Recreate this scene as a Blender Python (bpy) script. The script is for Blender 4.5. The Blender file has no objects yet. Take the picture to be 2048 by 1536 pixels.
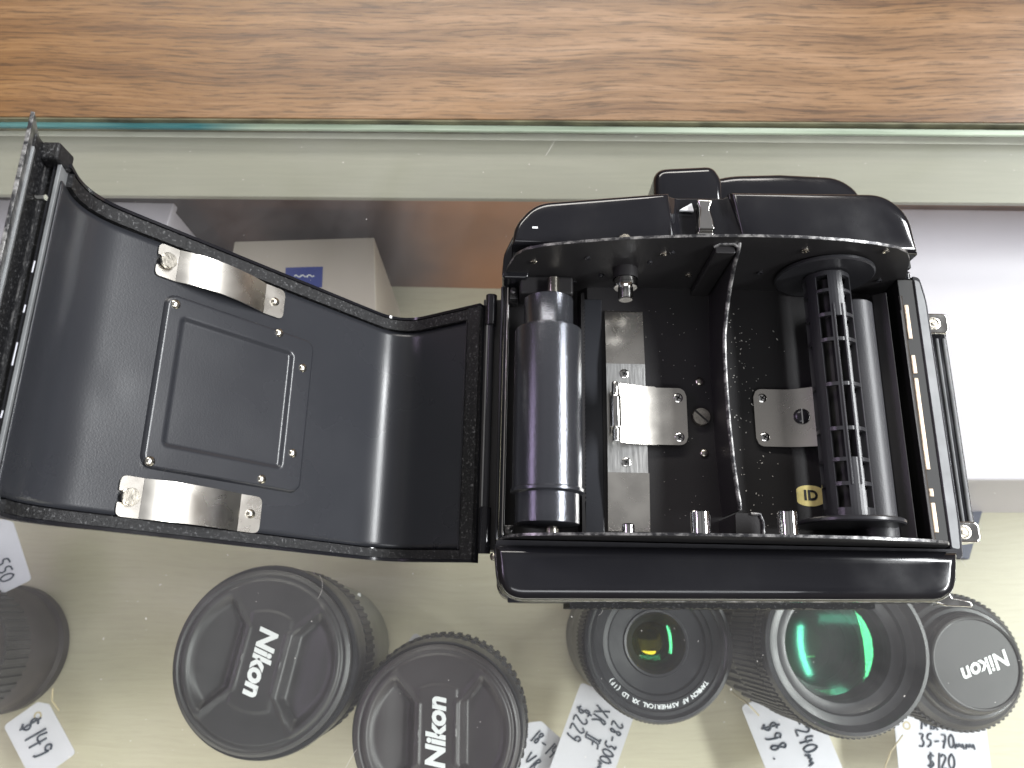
import bpy, math, random
from mathutils import Vector, Matrix, noise
random.seed(7)
S = bpy.context.scene
PI = math.pi
MM = 0.001
COL = S.collection

# ------------------------------------------------------------------ camera
def make_camera():
    T = math.radians(16.5); R = math.radians(1.2)
    fw = Vector((0, math.sin(T), -math.cos(T)))
    up0 = Vector((0, math.cos(T), math.sin(T))); rt0 = Vector((1, 0, 0))
    rt = math.cos(R)*rt0 + math.sin(R)*up0
    up = -math.sin(R)*rt0 + math.cos(R)*up0
    cd = bpy.data.cameras.new('camera'); co = bpy.data.objects.new('camera', cd)
    COL.objects.link(co)
    m = Matrix((rt, up, -fw)).transposed().to_4x4(); m.translation = (0, 0, .262)
    co.matrix_world = m
    cd.sensor_width = 36; cd.lens = 1540/2048*36
    cd.clip_start = .005; cd.clip_end = 20
    cd.dof.use_dof = True; cd.dof.focus_distance = .190; cd.dof.aperture_fstop = 30
    S.camera = co
make_camera()

# ------------------------------------------------------------------ world, lamps, exposure
W = bpy.data.worlds.new('World'); S.world = W; W.use_nodes = True
nt = W.node_tree; nt.nodes.clear()
wo = nt.nodes.new('ShaderNodeOutputWorld'); bg = nt.nodes.new('ShaderNodeBackground')
tc = nt.nodes.new('ShaderNodeTexCoord'); sp = nt.nodes.new('ShaderNodeSeparateXYZ'); rp = nt.nodes.new('ShaderNodeValToRGB')
nt.links.new(tc.outputs['Generated'], sp.inputs[0]); nt.links.new(sp.outputs['Z'], rp.inputs[0])
nt.links.new(rp.outputs[0], bg.inputs[0]); nt.links.new(bg.outputs[0], wo.inputs[0])
e = rp.color_ramp.elements
e[0].position = 0.0; e[0].color = (.10, .075, .055, 1)
e[1].position = 1.0; e[1].color = (.30, .30, .31, 1)
a = e.new(.45); a.color = (.22, .175, .15, 1)
a = e.new(.72); a.color = (.34, .33, .33, 1)
bg.inputs[1].default_value = .66
wn_ = nt.nodes.new('ShaderNodeTexNoise'); wn_.inputs['Scale'].default_value = 2.2; wn_.inputs['Detail'].default_value = 3
nt.links.new(tc.outputs['Generated'], wn_.inputs['Vector'])
wr = nt.nodes.new('ShaderNodeMapRange'); wr.inputs[1].default_value = .35; wr.inputs[2].default_value = .65; wr.inputs[3].default_value = .45; wr.inputs[4].default_value = 1.5
nt.links.new(wn_.outputs[0], wr.inputs[0])
wm = nt.nodes.new('ShaderNodeMix'); wm.data_type = 'RGBA'; wm.blend_type = 'MULTIPLY'; wm.inputs[0].default_value = 1
nt.links.new(rp.outputs[0], wm.inputs[6]); nt.links.new(wr.outputs[0], wm.inputs[7]); nt.links.new(wm.outputs[2], bg.inputs[0])

def area(name, loc, target, sx, sy, power, col=(1, 1, 1)):
    l = bpy.data.lights.new(name, 'AREA'); l.shape = 'RECTANGLE'; l.size = sx; l.size_y = sy
    l.energy = power; l.color = col
    o = bpy.data.objects.new(name, l); COL.objects.link(o)
    o.location = loc
    o.rotation_euler = (Vector(target)-Vector(loc)).to_track_quat('-Z', 'Y').to_euler()
    return o
area('ceiling_light', (1.50, .15, 1.30), (0.03, .05, .05), 1.9, .26, 98, (.97, .99, 1.0))
area('ceiling_light', (-.20, 2.1, 1.65), (0, .08, 0), 2.2, .40, 46, (1.0, .96, .90))
area('ceiling_light', (0, -1.15, 1.6), (0, .0, .0), 1.6, .35, 12, (.96, .98, 1.0))
area('sign_light', (-1.50, .30, 1.12), (0, .05, .05), 1.0, .20, 7, (.86, .68, 1.0))
area('case_light', (0.0, -.24, -.02), (0.0, .06, -.14), 1.1, .05, 1.2, (1.0, .97, .86))
vs = S.view_settings; vs.view_transform = 'Standard'; vs.look = 'None'; vs.gamma = 1; vs.exposure = 0.0
vs.use_curve_mapping = False

# ------------------------------------------------------------------ materials
def mat(name, col, rough=.5, metal=0.0, spec=.5, coat=0.0, nscale=0, nbump=0.0, rvar=0.0, cvar=0.0, vscale=60, aniso=None, coat_rough=.05):
    m = bpy.data.materials.new(name); m.use_nodes = True
    n = m.node_tree.nodes; L = m.node_tree.links; b = n['Principled BSDF']
    b.inputs['Base Color'].default_value = (*col, 1); b.inputs['Roughness'].default_value = rough
    b.inputs['Metallic'].default_value = metal; b.inputs['Specular IOR Level'].default_value = spec
    b.inputs['Coat Weight'].default_value = coat; b.inputs['Coat Roughness'].default_value = coat_rough
    tcn = n.new('ShaderNodeTexCoord'); src = tcn.outputs['Object']
    if aniso:
        mp = n.new('ShaderNodeMapping'); mp.inputs['Scale'].default_value = aniso; L.new(src, mp.inputs[0]); src = mp.outputs[0]
    if rvar or cvar:
        t = n.new('ShaderNodeTexNoise'); t.inputs['Scale'].default_value = vscale; t.inputs['Detail'].default_value = 6
        L.new(src, t.inputs['Vector'])
        if rvar:
            mr = n.new('ShaderNodeMapRange'); mr.inputs[1].default_value = .3; mr.inputs[2].default_value = .7
            mr.inputs[3].default_value = max(0, rough-rvar); mr.inputs[4].default_value = rough+rvar
            L.new(t.outputs[0], mr.inputs[0]); L.new(mr.outputs[0], b.inputs['Roughness'])
        if cvar:
            mx = n.new('ShaderNodeMix'); mx.data_type = 'RGBA'
            mx.inputs[6].default_value = (*[c*(1-cvar) for c in col], 1); mx.inputs[7].default_value = (*[min(1, c*(1+cvar)) for c in col], 1)
            mr2 = n.new('ShaderNodeMapRange'); mr2.inputs[1].default_value = .3; mr2.inputs[2].default_value = .7
            L.new(t.outputs[0], mr2.inputs[0]); L.new(mr2.outputs[0], mx.inputs[0]); L.new(mx.outputs[2], b.inputs['Base Color'])
    if nscale:
        t = n.new('ShaderNodeTexNoise'); t.inputs['Scale'].default_value = nscale; t.inputs['Detail'].default_value = 3
        L.new(src, t.inputs['Vector'])
        bp = n.new('ShaderNodeBump'); bp.inputs['Strength'].default_value = nbump; bp.inputs['Distance'].default_value = .0002
        L.new(t.outputs[0], bp.inputs['Height']); L.new(bp.outputs[0], b.inputs['Normal'])
    return m

M = {}
M['gloss'] = mat('gloss_black_shell', (.009, .009, .011), .16, spec=.45, coat=.12, rvar=.12, vscale=55, nscale=30, nbump=.25, coat_rough=.05)
M['satin'] = mat('satin_black_paint', (.021, .022, .026), .28, spec=.5, nscale=2600, nbump=.10, rvar=.05, vscale=25)
M['chamber'] = mat('chamber_black_paint', (.021, .020, .021), .42, spec=.3, nscale=2200, nbump=.12, rvar=.06, vscale=40)
M['anod'] = mat('speckled_anodised_black', (.085, .088, .100), .18, metal=.75, nscale=2600, nbump=.30)
M['matroller'] = mat('matt_grey_black_roller', (.036, .036, .040), .42, nscale=2600, nbump=.3)
M['plastic'] = mat('black_spool_plastic', (.024, .024, .027), .30, nscale=900, nbump=.08)
M['foam'] = mat('black_flock', (.007, .007, .008), .5, spec=.35, nscale=4200, nbump=.9, cvar=.8, vscale=2500)
M['steel'] = mat('spring_steel', (.68, .65, .60), .27, metal=1, nscale=90, nbump=.012, rvar=.04, vscale=120)
M['brushed'] = mat('brushed_steel', (.60, .60, .59), .36, metal=1, nscale=300, nbump=.14, aniso=(14, .6, 1), rvar=.05, vscale=300, cvar=.12)
M['chrome'] = mat('polished_chrome', (.74, .73, .71), .10, metal=1, rvar=.05, vscale=300, nscale=200, nbump=.08)
M['nickel'] = mat('aged_nickel', (.52, .49, .43), .26, metal=1, cvar=.25, vscale=700, nscale=900, nbump=.25)
M['dark'] = mat('dark_recess', (.004, .004, .004), .6)
M['brass'] = mat('gold_foil', (.78, .67, .27), .36, metal=.12, nscale=700, nbump=.25, cvar=.12, vscale=400)
M['lamptan'] = mat('tan_worn_metal', (.62, .50, .38), .35, metal=.5, cvar=.3, vscale=500)
M['ink'] = mat('black_print', (.012, .012, .012), .5)
M['hinge'] = mat('hinge_black', (.03, .03, .034), .22, metal=.4, rvar=.06, vscale=200)
M['greybar'] = mat('grey_trim', (.17, .175, .18), .40, metal=.2, cvar=.2, vscale=140, nscale=500, nbump=.1)
M['rubber'] = mat('lens_rubber', (.026, .025, .026), .60, cvar=.25, vscale=80, nscale=700, nbump=.15)
M['capplastic'] = mat('cap_plastic', (.030, .029, .031), .42, nscale=1800, nbump=.10, rvar=.06, vscale=60)
M['capdark'] = mat('cap_plastic_worn', (.030, .025, .027), .42, nscale=1800, nbump=.10, rvar=.06, vscale=60)
M['lensmetal'] = mat('lens_barrel', (.018, .018, .021), .36, rvar=.06, vscale=90, nscale=600, nbump=.08)
M['bore'] = mat('lens_bore', (.010, .010, .012), .40)
M['white'] = mat('white_lettering', (.72, .74, .75), .45)
M['greybase'] = mat('grey_lens_mount', (.16, .17, .14), .35, metal=.3, cvar=.2)
M['paper'] = mat('tag_card', (.50, .50, .55), .65, cvar=.04, vscale=90)
M['pen'] = mat('pen_ink', (.02, .03, .05), .5)
M['pen2'] = mat('blue_pen_ink', (.03, .04, .16), .5)
M['string'] = mat('tan_string', (.42, .36, .24), .8)
M['boxwhite'] = mat('white_card', (.45, .42, .475), .42, cvar=.05, vscale=12)
M['boxcream'] = mat('cream_card', (.44, .39, .34), .55, cvar=.06, vscale=15)
M['boxblue'] = mat('blue_print', (.02, .04, .22), .4)
M['book'] = mat('navy_cover', (.015, .022, .06), .4, cvar=.1)
M['dust'] = mat('dust', (.55, .53, .50), .8)

def worn_metal():
    m = mat('worn_black_edge', (.02, .02, .02), .35, metal=.6)
    n = m.node_tree.nodes; L = m.node_tree.links; b = n['Principled BSDF']
    t = n.new('ShaderNodeTexNoise'); t.inputs['Scale'].default_value = 420; t.inputs['Detail'].default_value = 8; t.inputs['Roughness'].default_value = .7
    tcn = n.new('ShaderNodeTexCoord'); L.new(tcn.outputs['Object'], t.inputs['Vector'])
    r = n.new('ShaderNodeValToRGB'); r.color_ramp.elements[0].position = .45; r.color_ramp.elements[0].color = (.03, .03, .033, 1)
    r.color_ramp.elements[1].position = .75; r.color_ramp.elements[1].color = (.5, .49, .48, 1)
    L.new(t.outputs[0], r.inputs[0]); L.new(r.outputs[0], b.inputs['Base Color'])
    return m
def flock():
    m = mat('black_flock', (.007, .007, .008), .55, spec=.35, nscale=4200, nbump=.9)
    n = m.node_tree.nodes; L = m.node_tree.links; b = n['Principled BSDF']
    t = n.new('ShaderNodeTexNoise'); t.inputs['Scale'].default_value = 1500; t.inputs['Detail'].default_value = 4; t.inputs['Roughness'].default_value = .7
    tcn = n.new('ShaderNodeTexCoord'); L.new(tcn.outputs['Object'], t.inputs['Vector'])
    r = n.new('ShaderNodeValToRGB'); r.color_ramp.elements[0].position = .57; r.color_ramp.elements[0].color = (.005, .005, .006, 1)
    r.color_ramp.elements[1].position = .74; r.color_ramp.elements[1].color = (.16, .16, .165, 1)  # pale specks in the base colour stand in for the flock's sparkle
    L.new(t.outputs[0], r.inputs[0]); L.new(r.outputs[0], b.inputs['Base Color'])
    return m
M['foam'] = flock()
M['worn'] = worn_metal()

def wood(name, stops, sx=1, grain=1.0, rough=.38, pore=.5, big=9, ring=0.0, warp=.02, tint=False):
    m = bpy.data.materials.new(name); m.use_nodes = True
    n = m.node_tree.nodes; L = m.node_tree.links; b = n['Principled BSDF']; b.inputs['Roughness'].default_value = rough
    tcn = n.new('ShaderNodeTexCoord')
    # low-frequency warp so the grain wanders
    w = n.new('ShaderNodeTexNoise'); w.inputs['Scale'].default_value = 9; w.inputs['Detail'].default_value = 2
    L.new(tcn.outputs['Object'], w.inputs['Vector'])
    wv = n.new('ShaderNodeVectorMath'); wv.operation = 'MULTIPLY_ADD'; wv.inputs[1].default_value = (.0, warp, 0)
    L.new(w.outputs['Color'], wv.inputs[0]); L.new(tcn.outputs['Object'], wv.inputs[2])
    def nz(scale, det, sc, rgh=.6):
        mp = n.new('ShaderNodeMapping'); mp.inputs['Scale'].default_value = sc; L.new(wv.outputs[0], mp.inputs[0])
        t = n.new('ShaderNodeTexNoise'); t.inputs['Scale'].default_value = scale; t.inputs['Detail'].default_value = det; t.inputs['Roughness'].default_value = rgh
        L.new(mp.outputs[0], t.inputs['Vector']); return t.outputs[0]
    g1 = nz(big, 6, (sx*.55, 3.2, 1)); g2 = nz(260, 8, (sx*.06, 2.2, 1), .75); g3 = nz(800, 4, (sx*.07, 1.05, 1), .7)
    mr = n.new('ShaderNodeMix'); mr.data_type = 'FLOAT'; mr.inputs[0].default_value = .62
    L.new(g1, mr.inputs[2]); L.new(g2, mr.inputs[3])
    fac = mr.outputs[0]
    if ring:
        wvn = n.new('ShaderNodeTexWave'); wvn.wave_type = 'RINGS'; wvn.inputs['Scale'].default_value = 7; wvn.inputs['Distortion'].default_value = 7
        wvn.inputs['Detail'].default_value = 3; wvn.inputs['Detail Scale'].default_value = 1.2
        mp = n.new('ShaderNodeMapping'); mp.inputs['Scale'].default_value = (.55, 2.4, 1); mp.inputs['Location'].default_value = (-.35, -.1, 0)
        L.new(wv.outputs[0], mp.inputs[0]); L.new(mp.outputs[0], wvn.inputs['Vector'])
        m3 = n.new('ShaderNodeMix'); m3.data_type = 'FLOAT'; m3.inputs[0].default_value = ring
        L.new(fac, m3.inputs[2]); L.new(wvn.outputs[1], m3.inputs[3]); fac = m3.outputs[0]
    r = n.new('ShaderNodeValToRGB'); el = r.color_ramp.elements
    el[0].position = stops[0][0]; el[0].color = (*stops[0][1], 1); el[1].position = stops[-1][0]; el[1].color = (*stops[-1][1], 1)
    for p, c in stops[1:-1]:
        x = el.new(p); x.color = (*c, 1)
    L.new(fac, r.inputs[0])
    pr = n.new('ShaderNodeMapRange'); pr.inputs[1].default_value = .38; pr.inputs[2].default_value = .50; pr.inputs[3].default_value = 1-pore; pr.inputs[4].default_value = 1
    L.new(g3, pr.inputs[0])
    mm = n.new('ShaderNodeMix'); mm.data_type = 'RGBA'; mm.blend_type = 'MULTIPLY'; mm.inputs[0].default_value = 1
    L.new(r.outputs[0], mm.inputs[6]); L.new(pr.outputs[0], mm.inputs[7]); L.new(mm.outputs[2], b.inputs['Base Color'])
    if tint:
        tn = n.new('ShaderNodeTexNoise'); tn.inputs['Scale'].default_value = 5.5; tn.inputs['Detail'].default_value = 2; L.new(tcn.outputs['Object'], tn.inputs['Vector'])
        tr_ = n.new('ShaderNodeValToRGB'); tr_.color_ramp.elements[0].position = .38; tr_.color_ramp.elements[0].color = (.92, .80, .55, 1)
        tr_.color_ramp.elements[1].position = .62; tr_.color_ramp.elements[1].color = (1.0, 1.0, 1.12, 1); L.new(tn.outputs[0], tr_.inputs[0])
        m5 = n.new('ShaderNodeMix'); m5.data_type = 'RGBA'; m5.blend_type = 'MULTIPLY'; m5.inputs[0].default_value = 1
        L.new(mm.outputs[2], m5.inputs[6]); L.new(tr_.outputs[0], m5.inputs[7]); L.new(m5.outputs[2], b.inputs['Base Color'])
    bp = n.new('ShaderNodeBump'); bp.inputs['Strength'].default_value = .15*grain; bp.inputs['Distance'].default_value = .0002
    L.new(g3, bp.inputs['Height']); L.new(bp.outputs[0], b.inputs['Normal'])
    return m
M['wood'] = wood('walnut_counter', [(.36, (.092, .048, .021)), (.44, (.150, .084, .037)), (.50, (.180, .102, .045)), (.57, (.220, .131, .064)), (.68, (.275, .178, .098))], pore=.5, ring=.10, warp=.014, grain=2, tint=True)
M['shelf'] = wood('pale_shelf_laminate', [(.3, (.39, .362, .275)), (.5, (.425, .395, .30)), (.7, (.455, .425, .33))], pore=.06, big=6, rough=.45)
def painted_glow_back():
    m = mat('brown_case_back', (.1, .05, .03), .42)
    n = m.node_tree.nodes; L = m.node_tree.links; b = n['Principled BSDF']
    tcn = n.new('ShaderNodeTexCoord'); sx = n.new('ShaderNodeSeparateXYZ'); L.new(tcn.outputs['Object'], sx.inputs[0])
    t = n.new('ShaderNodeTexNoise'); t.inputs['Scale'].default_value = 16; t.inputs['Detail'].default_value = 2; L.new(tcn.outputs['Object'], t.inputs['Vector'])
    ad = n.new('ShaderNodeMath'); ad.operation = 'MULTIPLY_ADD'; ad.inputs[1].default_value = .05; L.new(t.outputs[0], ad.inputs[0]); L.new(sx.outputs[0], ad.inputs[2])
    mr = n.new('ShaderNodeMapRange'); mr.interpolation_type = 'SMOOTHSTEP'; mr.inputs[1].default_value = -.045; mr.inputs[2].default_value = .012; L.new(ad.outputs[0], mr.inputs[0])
    mx = n.new('ShaderNodeMix'); mx.data_type = 'RGBA'; mx.inputs[6].default_value = (.085, .040, .028, 1); mx.inputs[7].default_value = (.42, .17, .062, 1)  # brown wall; the orange end is a warm glow painted into its colour
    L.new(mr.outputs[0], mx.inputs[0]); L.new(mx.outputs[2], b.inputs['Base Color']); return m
M['brownwall'] = painted_glow_back()
M['rail'] = mat('painted_rail', (.215, .208, .165), .42, cvar=.05, vscale=140, aniso=(.25, 6, 1), nscale=240, nbump=.12)
M['raillip'] = mat('rail_lip', (.46, .45, .39), .35, cvar=.06, vscale=120)
M['counteredge'] = mat('grimy_counter_edge', (.10, .095, .055), .6, cvar=.6, vscale=160, aniso=(.5, 1, 1))

def glass_edge_mat():
    m = mat('teal_glass_edge', (.1, .3, .3), .15)
    n = m.node_tree.nodes; L = m.node_tree.links; b = n['Principled BSDF']
    tcn = n.new('ShaderNodeTexCoord'); s = n.new('ShaderNodeSeparateXYZ'); L.new(tcn.outputs['Object'], s.inputs[0])
    t = n.new('ShaderNodeTexNoise'); t.inputs['Scale'].default_value = 90; t.inputs['Detail'].default_value = 5
    mp = n.new('ShaderNodeMapping'); mp.inputs['Scale'].default_value = (.12, 3, 1); L.new(tcn.outputs['Object'], mp.inputs[0]); L.new(mp.outputs[0], t.inputs['Vector'])
    mr = n.new('ShaderNodeMapRange'); mr.inputs[1].default_value = -.125; mr.inputs[2].default_value = -.10; L.new(s.outputs[0], mr.inputs[0])
    r = n.new('ShaderNodeValToRGB'); r.color_ramp.elements[0].position = .40; r.color_ramp.elements[0].color = (.018, .11, .12, 1)
    r.color_ramp.elements[1].position = .66; r.color_ramp.elements[1].color = (.16, .32, .30, 1); L.new(t.outputs[0], r.inputs[0])
    r2 = n.new('ShaderNodeValToRGB'); r2.color_ramp.elements[0].position = .35; r2.color_ramp.elements[0].color = (.22, .27, .20, 1)
    r2.color_ramp.elements[1].position = .6; r2.color_ramp.elements[1].color = (.42, .48, .39, 1); L.new(t.outputs[0], r2.inputs[0])
    mx = n.new('ShaderNodeMix'); mx.data_type = 'RGBA'; L.new(mr.outputs[0], mx.inputs[0]); L.new(r.outputs[0], mx.inputs[6]); L.new(r2.outputs[0], mx.inputs[7])
    L.new(mx.outputs[2], b.inputs['Base Color']); return m
M['glassedge'] = glass_edge_mat()

def thin_glass(name, tint, ior=1.5, rough=0.0, gcol=(1, 1, 1), boost=1.0, film=0):
    m = bpy.data.materials.new(name); m.use_nodes = True; n = m.node_tree.nodes; L = m.node_tree.links; n.clear()
    o = n.new('ShaderNodeOutputMaterial'); tr = n.new('ShaderNodeBsdfTransparent'); gl = n.new('ShaderNodeBsdfGlossy')
    tr.inputs[0].default_value = (*tint, 1); gl.inputs['Roughness'].default_value = rough; gl.inputs[0].default_value = (*gcol, 1)
    f = n.new('ShaderNodeFresnel'); ge = n.new('ShaderNodeNewGeometry'); im = n.new('ShaderNodeMapRange')
    im.inputs[3].default_value = ior; im.inputs[4].default_value = 1/ior      # leaving the sheet reflects as weakly as entering it
    L.new(ge.outputs['Backfacing'], im.inputs[0]); L.new(im.outputs[0], f.inputs[0])
    mu = n.new('ShaderNodeMath'); mu.operation = 'MULTIPLY'; mu.inputs[1].default_value = boost; mu.use_clamp = True
    mx = n.new('ShaderNodeMixShader'); L.new(f.outputs[0], mu.inputs[0]); L.new(mu.outputs[0], mx.inputs[0])
    L.new(tr.outputs[0], mx.inputs[1]); L.new(gl.outputs[0], mx.inputs[2]); L.new(mx.outputs[0], o.inputs[0])
    if film:
        df_ = n.new('ShaderNodeBsdfDiffuse'); df_.inputs[0].default_value = (.75, .72, .74, 1)
        tcn = n.new('ShaderNodeTexCoord'); t = n.new('ShaderNodeTexNoise'); t.inputs['Scale'].default_value = 14; t.inputs['Detail'].default_value = 7; t.inputs['Roughness'].default_value = .62
        t.inputs['Distortion'].default_value = 1.2; L.new(tcn.outputs['Object'], t.inputs['Vector'])
        mr = n.new('ShaderNodeMapRange'); mr.inputs[1].default_value = .35; mr.inputs[2].default_value = .72; mr.inputs[3].default_value = film*.35; mr.inputs[4].default_value = film*1.9
        m2 = n.new('ShaderNodeMixShader'); L.new(t.outputs[0], mr.inputs[0]); L.new(mr.outputs[0], m2.inputs[0])
        L.new(mx.outputs[0], m2.inputs[1]); L.new(df_.outputs[0], m2.inputs[2]); L.new(m2.outputs[0], o.inputs[0])
    return m
M['glass'] = thin_glass('counter_glass', (.975, .985, .972), 1.45, film=.016)
M['coatgreen'] = thin_glass('green_coated_glass', (.9, .95, .9), 1.5, .07, (.07, .50, .20), 1.3)
M['coatteal'] = thin_glass('teal_coated_glass', (.85, .9, .9), 1.5, .16, (.10, .50, .36), 2.6)
M['coatsoft'] = thin_glass('soft_green_glass', (.85, .9, .85), 1.5, .12, (.14, .60, .20), 6)
M['coatamber'] = thin_glass('amber_coated_glass', (.85, .8, .7), 1.5, .02, (1, .72, .05), 7)

# ------------------------------------------------------------------ mesh builder (millimetres)
BASE = {}
class MB:
    def __init__(s): s.v = []; s.f = []; s.mi = []
    def add(s, vs_, fs, mi=0, X=None):
        k = len(s.v)
        for p in vs_:
            p = Vector(p)
            if X is not None: p = X @ p
            s.v.append(p)
        for f in fs: s.f.append([k+i for i in f]); s.mi.append(mi)
        return s
    def prism(s, out, z0, z1, mi=0, X=None):
        n = len(out)
        vs_ = [(x, y, z0) for x, y in out]+[(x, y, z1) for x, y in out]
        fs = [list(range(n))[::-1], list(range(n, 2*n))]+[[i, (i+1) % n, n+(i+1) % n, n+i] for i in range(n)]
        return s.add(vs_, fs, mi, X)
    def box(s, x0, x1, y0, y1, z0, z1, mi=0, X=None):
        return s.prism([(x0, y0), (x1, y0), (x1, y1), (x0, y1)], z0, z1, mi, X)
    def lathe(s, prof, seg=48, mi=0, X=None, cap0=True, cap1=True):
        vs_ = []; fs = []
        for r, h in prof:
            for i in range(seg):
                t = 2*PI*i/seg; vs_.append((r*math.cos(t), r*math.sin(t), h))
        for k in range(len(prof)-1):
            for i in range(seg):
                j = (i+1) % seg; fs.append([k*seg+i, k*seg+j, (k+1)*seg+j, (k+1)*seg+i])
        if cap0: fs.append(list(range(seg))[::-1])
        if cap1: fs.append([(len(prof)-1)*seg+i for i in range(seg)])
        return s.add(vs_, fs, mi, X)
    def tube(s, pts, r, seg=8, mi=0, X=None):
        pts = [Vector(p) for p in pts]; vs_ = []; fs = []
        for i, p in enumerate(pts):
            d = (pts[min(i+1, len(pts)-1)]-pts[max(i-1, 0)]).normalized()
            a_ = d.cross(Vector((0, 0, 1)));
            if a_.length < .01: a_ = d.cross(Vector((1, 0, 0)))
            a_.normalize(); b_ = d.cross(a_)
            for k in range(seg):
                t = 2*PI*k/seg; vs_.append(p+a_*r*math.cos(t)+b_*r*math.sin(t))
        for i in range(len(pts)-1):
            for k in range(seg):
                j = (k+1) % seg; fs.append([i*seg+k, i*seg+j, (i+1)*seg+j, (i+1)*seg+k])
        fs.append(list(range(seg))[::-1]); fs.append([(len(pts)-1)*seg+k for k in range(seg)])
        return s.add(vs_, fs, mi, X)
    def build(s, name, mats, parent=None, bevel=0, bseg=3, ang=32, base=None):
        me = bpy.data.meshes.new(name)
        b = base or (BASE.get(parent.name, (0, 0, 0)) if parent else (0, 0, 0))
        b = Vector(b)
        me.from_pydata([(p-b)*MM for p in s.v], [], s.f)
        if not isinstance(mats, (list, tuple)): mats = [mats]
        for m in mats: me.materials.append(M[m])
        for p, i in zip(me.polygons, s.mi): p.material_index = i
        import bmesh
        bm = bmesh.new(); bm.from_mesh(me); bmesh.ops.recalc_face_normals(bm, faces=bm.faces); bm.to_mesh(me); bm.free()
        me.shade_smooth(); me.set_sharp_from_angle(angle=math.radians(ang))
        o = bpy.data.objects.new(name, me); COL.objects.link(o)
        if parent: o.parent = parent; BASE[o.name] = tuple(b)
        else: o.location = b*MM; BASE[o.name] = tuple(b)
        if bevel:
            md = o.modifiers.new('bevel', 'BEVEL'); md.width = bevel*MM; md.segments = bseg; md.limit_method = 'ANGLE'; md.angle_limit = math.radians(35)
            md.harden_normals = True
        return o

def thing(name, label, cat, base=(0, 0, 0), group=None, X=None):
    o = bpy.data.objects.new(name, None); COL.objects.link(o); o.empty_display_size = .01
    if X is None: o.location = Vector(base)*MM; BASE[o.name] = base
    else:
        Y = X.copy(); Y.translation = X.translation*MM; o.matrix_world = Y; BASE[o.name] = (0, 0, 0)
    o['label'] = label; o['category'] = cat
    if group: o['group'] = group
    return o
def tag(o, label, cat, group=None, kind=None):
    o['label'] = label; o['category'] = cat
    if group: o['group'] = group
    if kind: o['kind'] = kind
    return o
def rrect(x0, x1, y0, y1, r, n=6):
    o = []
    for cx, cy, a0 in ((x1-r, y0+r, -90), (x1-r, y1-r, 0), (x0+r, y1-r, 90), (x0+r, y0+r, 180)):
        for i in range(n+1):
            t = math.radians(a0+90*i/n); o.append((cx+r*math.cos(t), cy+r*math.sin(t)))
    return o
def fillet(pts, rs, n=7):
    out = []; N = len(pts)
    for i, p in enumerate(pts):
        r = rs[i] if isinstance(rs, (list, tuple)) else rs
        p = Vector(p); a_ = Vector(pts[i-1]); b_ = Vector(pts[(i+1) % N])
        if r <= 0: out.append(tuple(p)); continue
        da = (a_-p); db = (b_-p); r1 = min(r, da.length*.49, db.length*.49)
        s_ = p+da.normalized()*r1; e_ = p+db.normalized()*r1
        for k in range(n+1):
            t = k/n; out.append(tuple(s_*(1-t)**2+p*2*t*(1-t)+e_*t*t))
    return out
def axisX(p, d):
    """matrix sending local z axis to direction d, origin at p"""
    q = Vector(d).to_track_quat('Z', 'Y').to_matrix().to_4x4(); q.translation = Vector(p); return q
TR = Matrix.Translation

def text_mesh(name, body, size, mat_, parent, X, bold=0.0, shear=0.0, extr=.1, spacing=1.0):
    cu = bpy.data.curves.new(name, 'FONT'); cu.body = body; cu.size = size; cu.offset = bold; cu.shear = shear; cu.extrude = extr
    cu.space_character = spacing; cu.align_x = 'CENTER'; cu.align_y = 'CENTER'; cu.resolution_u = 3
    t = bpy.data.objects.new('tmp_text', cu); COL.objects.link(t)
    bpy.context.view_layer.update()
    dg = bpy.context.evaluated_depsgraph_get()
    me0 = bpy.data.meshes.new_from_object(t.evaluated_get(dg))
    mb = MB(); mb.add([v.co.copy() for v in me0.vertices], [list(p.vertices) for p in me0.polygons], 0, X)
    bpy.data.objects.remove(t); bpy.data.meshes.remove(me0)
    return mb.build(name, mat_, parent)

def phillips(mb, X, r=1.3, h=.5):
    mb.lathe([(r, 0), (r, h*.5), (r*.8, h*.85), (r*.45, h), (.01, h)], 20, 0, X, True, False)
    for a_ in (PI/4, -PI/4):
        mb.box(-r*.62, r*.62, -r*.14, r*.14, h*.80, h+.03, 1, X @ Matrix.Rotation(a_+.2, 4, 'Z'))
def dome(mb, X, r, h, mi=0, seg=20):
    mb.lathe([(r, 0)]+[(r*math.cos(t), h*(.25+.75*math.sin(t))) for t in [PI/2*k/6 for k in range(6)]]+[(.01, h)], seg, mi, X, True, False)

# ================================================================== SETTING
# glass sheet of the display counter
mb = MB(); mb.box(-420, 420, -260, 184.6, -6, 0)
gt = mb.build('glass_top', 'glass'); gt['kind'] = 'structure'
mb = MB(); mb.box(-420, 420, -420, 178, -152, -140)
sh = mb.build('shelf', 'shelf'); sh['kind'] = 'structure'
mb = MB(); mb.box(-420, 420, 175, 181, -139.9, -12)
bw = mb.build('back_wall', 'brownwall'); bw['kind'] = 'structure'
# wooden counter
ct = thing('wooden_counter', 'brown walnut-grain counter board behind the glass', 'counter', (0, 300, 0)); ct.rotation_euler.z = math.radians(1.0)
mb = MB(); mb.box(-420, 420, 185.0, 460, -20, 2.4); mb.build('board', 'wood', ct, bevel=.25)
mb = MB()
pts = [(-420+i*4, 184.9) for i in range(211)]
out = [(x, 184.3+noise.noise(Vector((x*.05, 1, 0)))*.35) for x, y in pts]+[(420, 184.97), (-420, 184.97)]
mb.prism(out, -12, 1.9); mb.build('edge_band', 'counteredge', ct)
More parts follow.
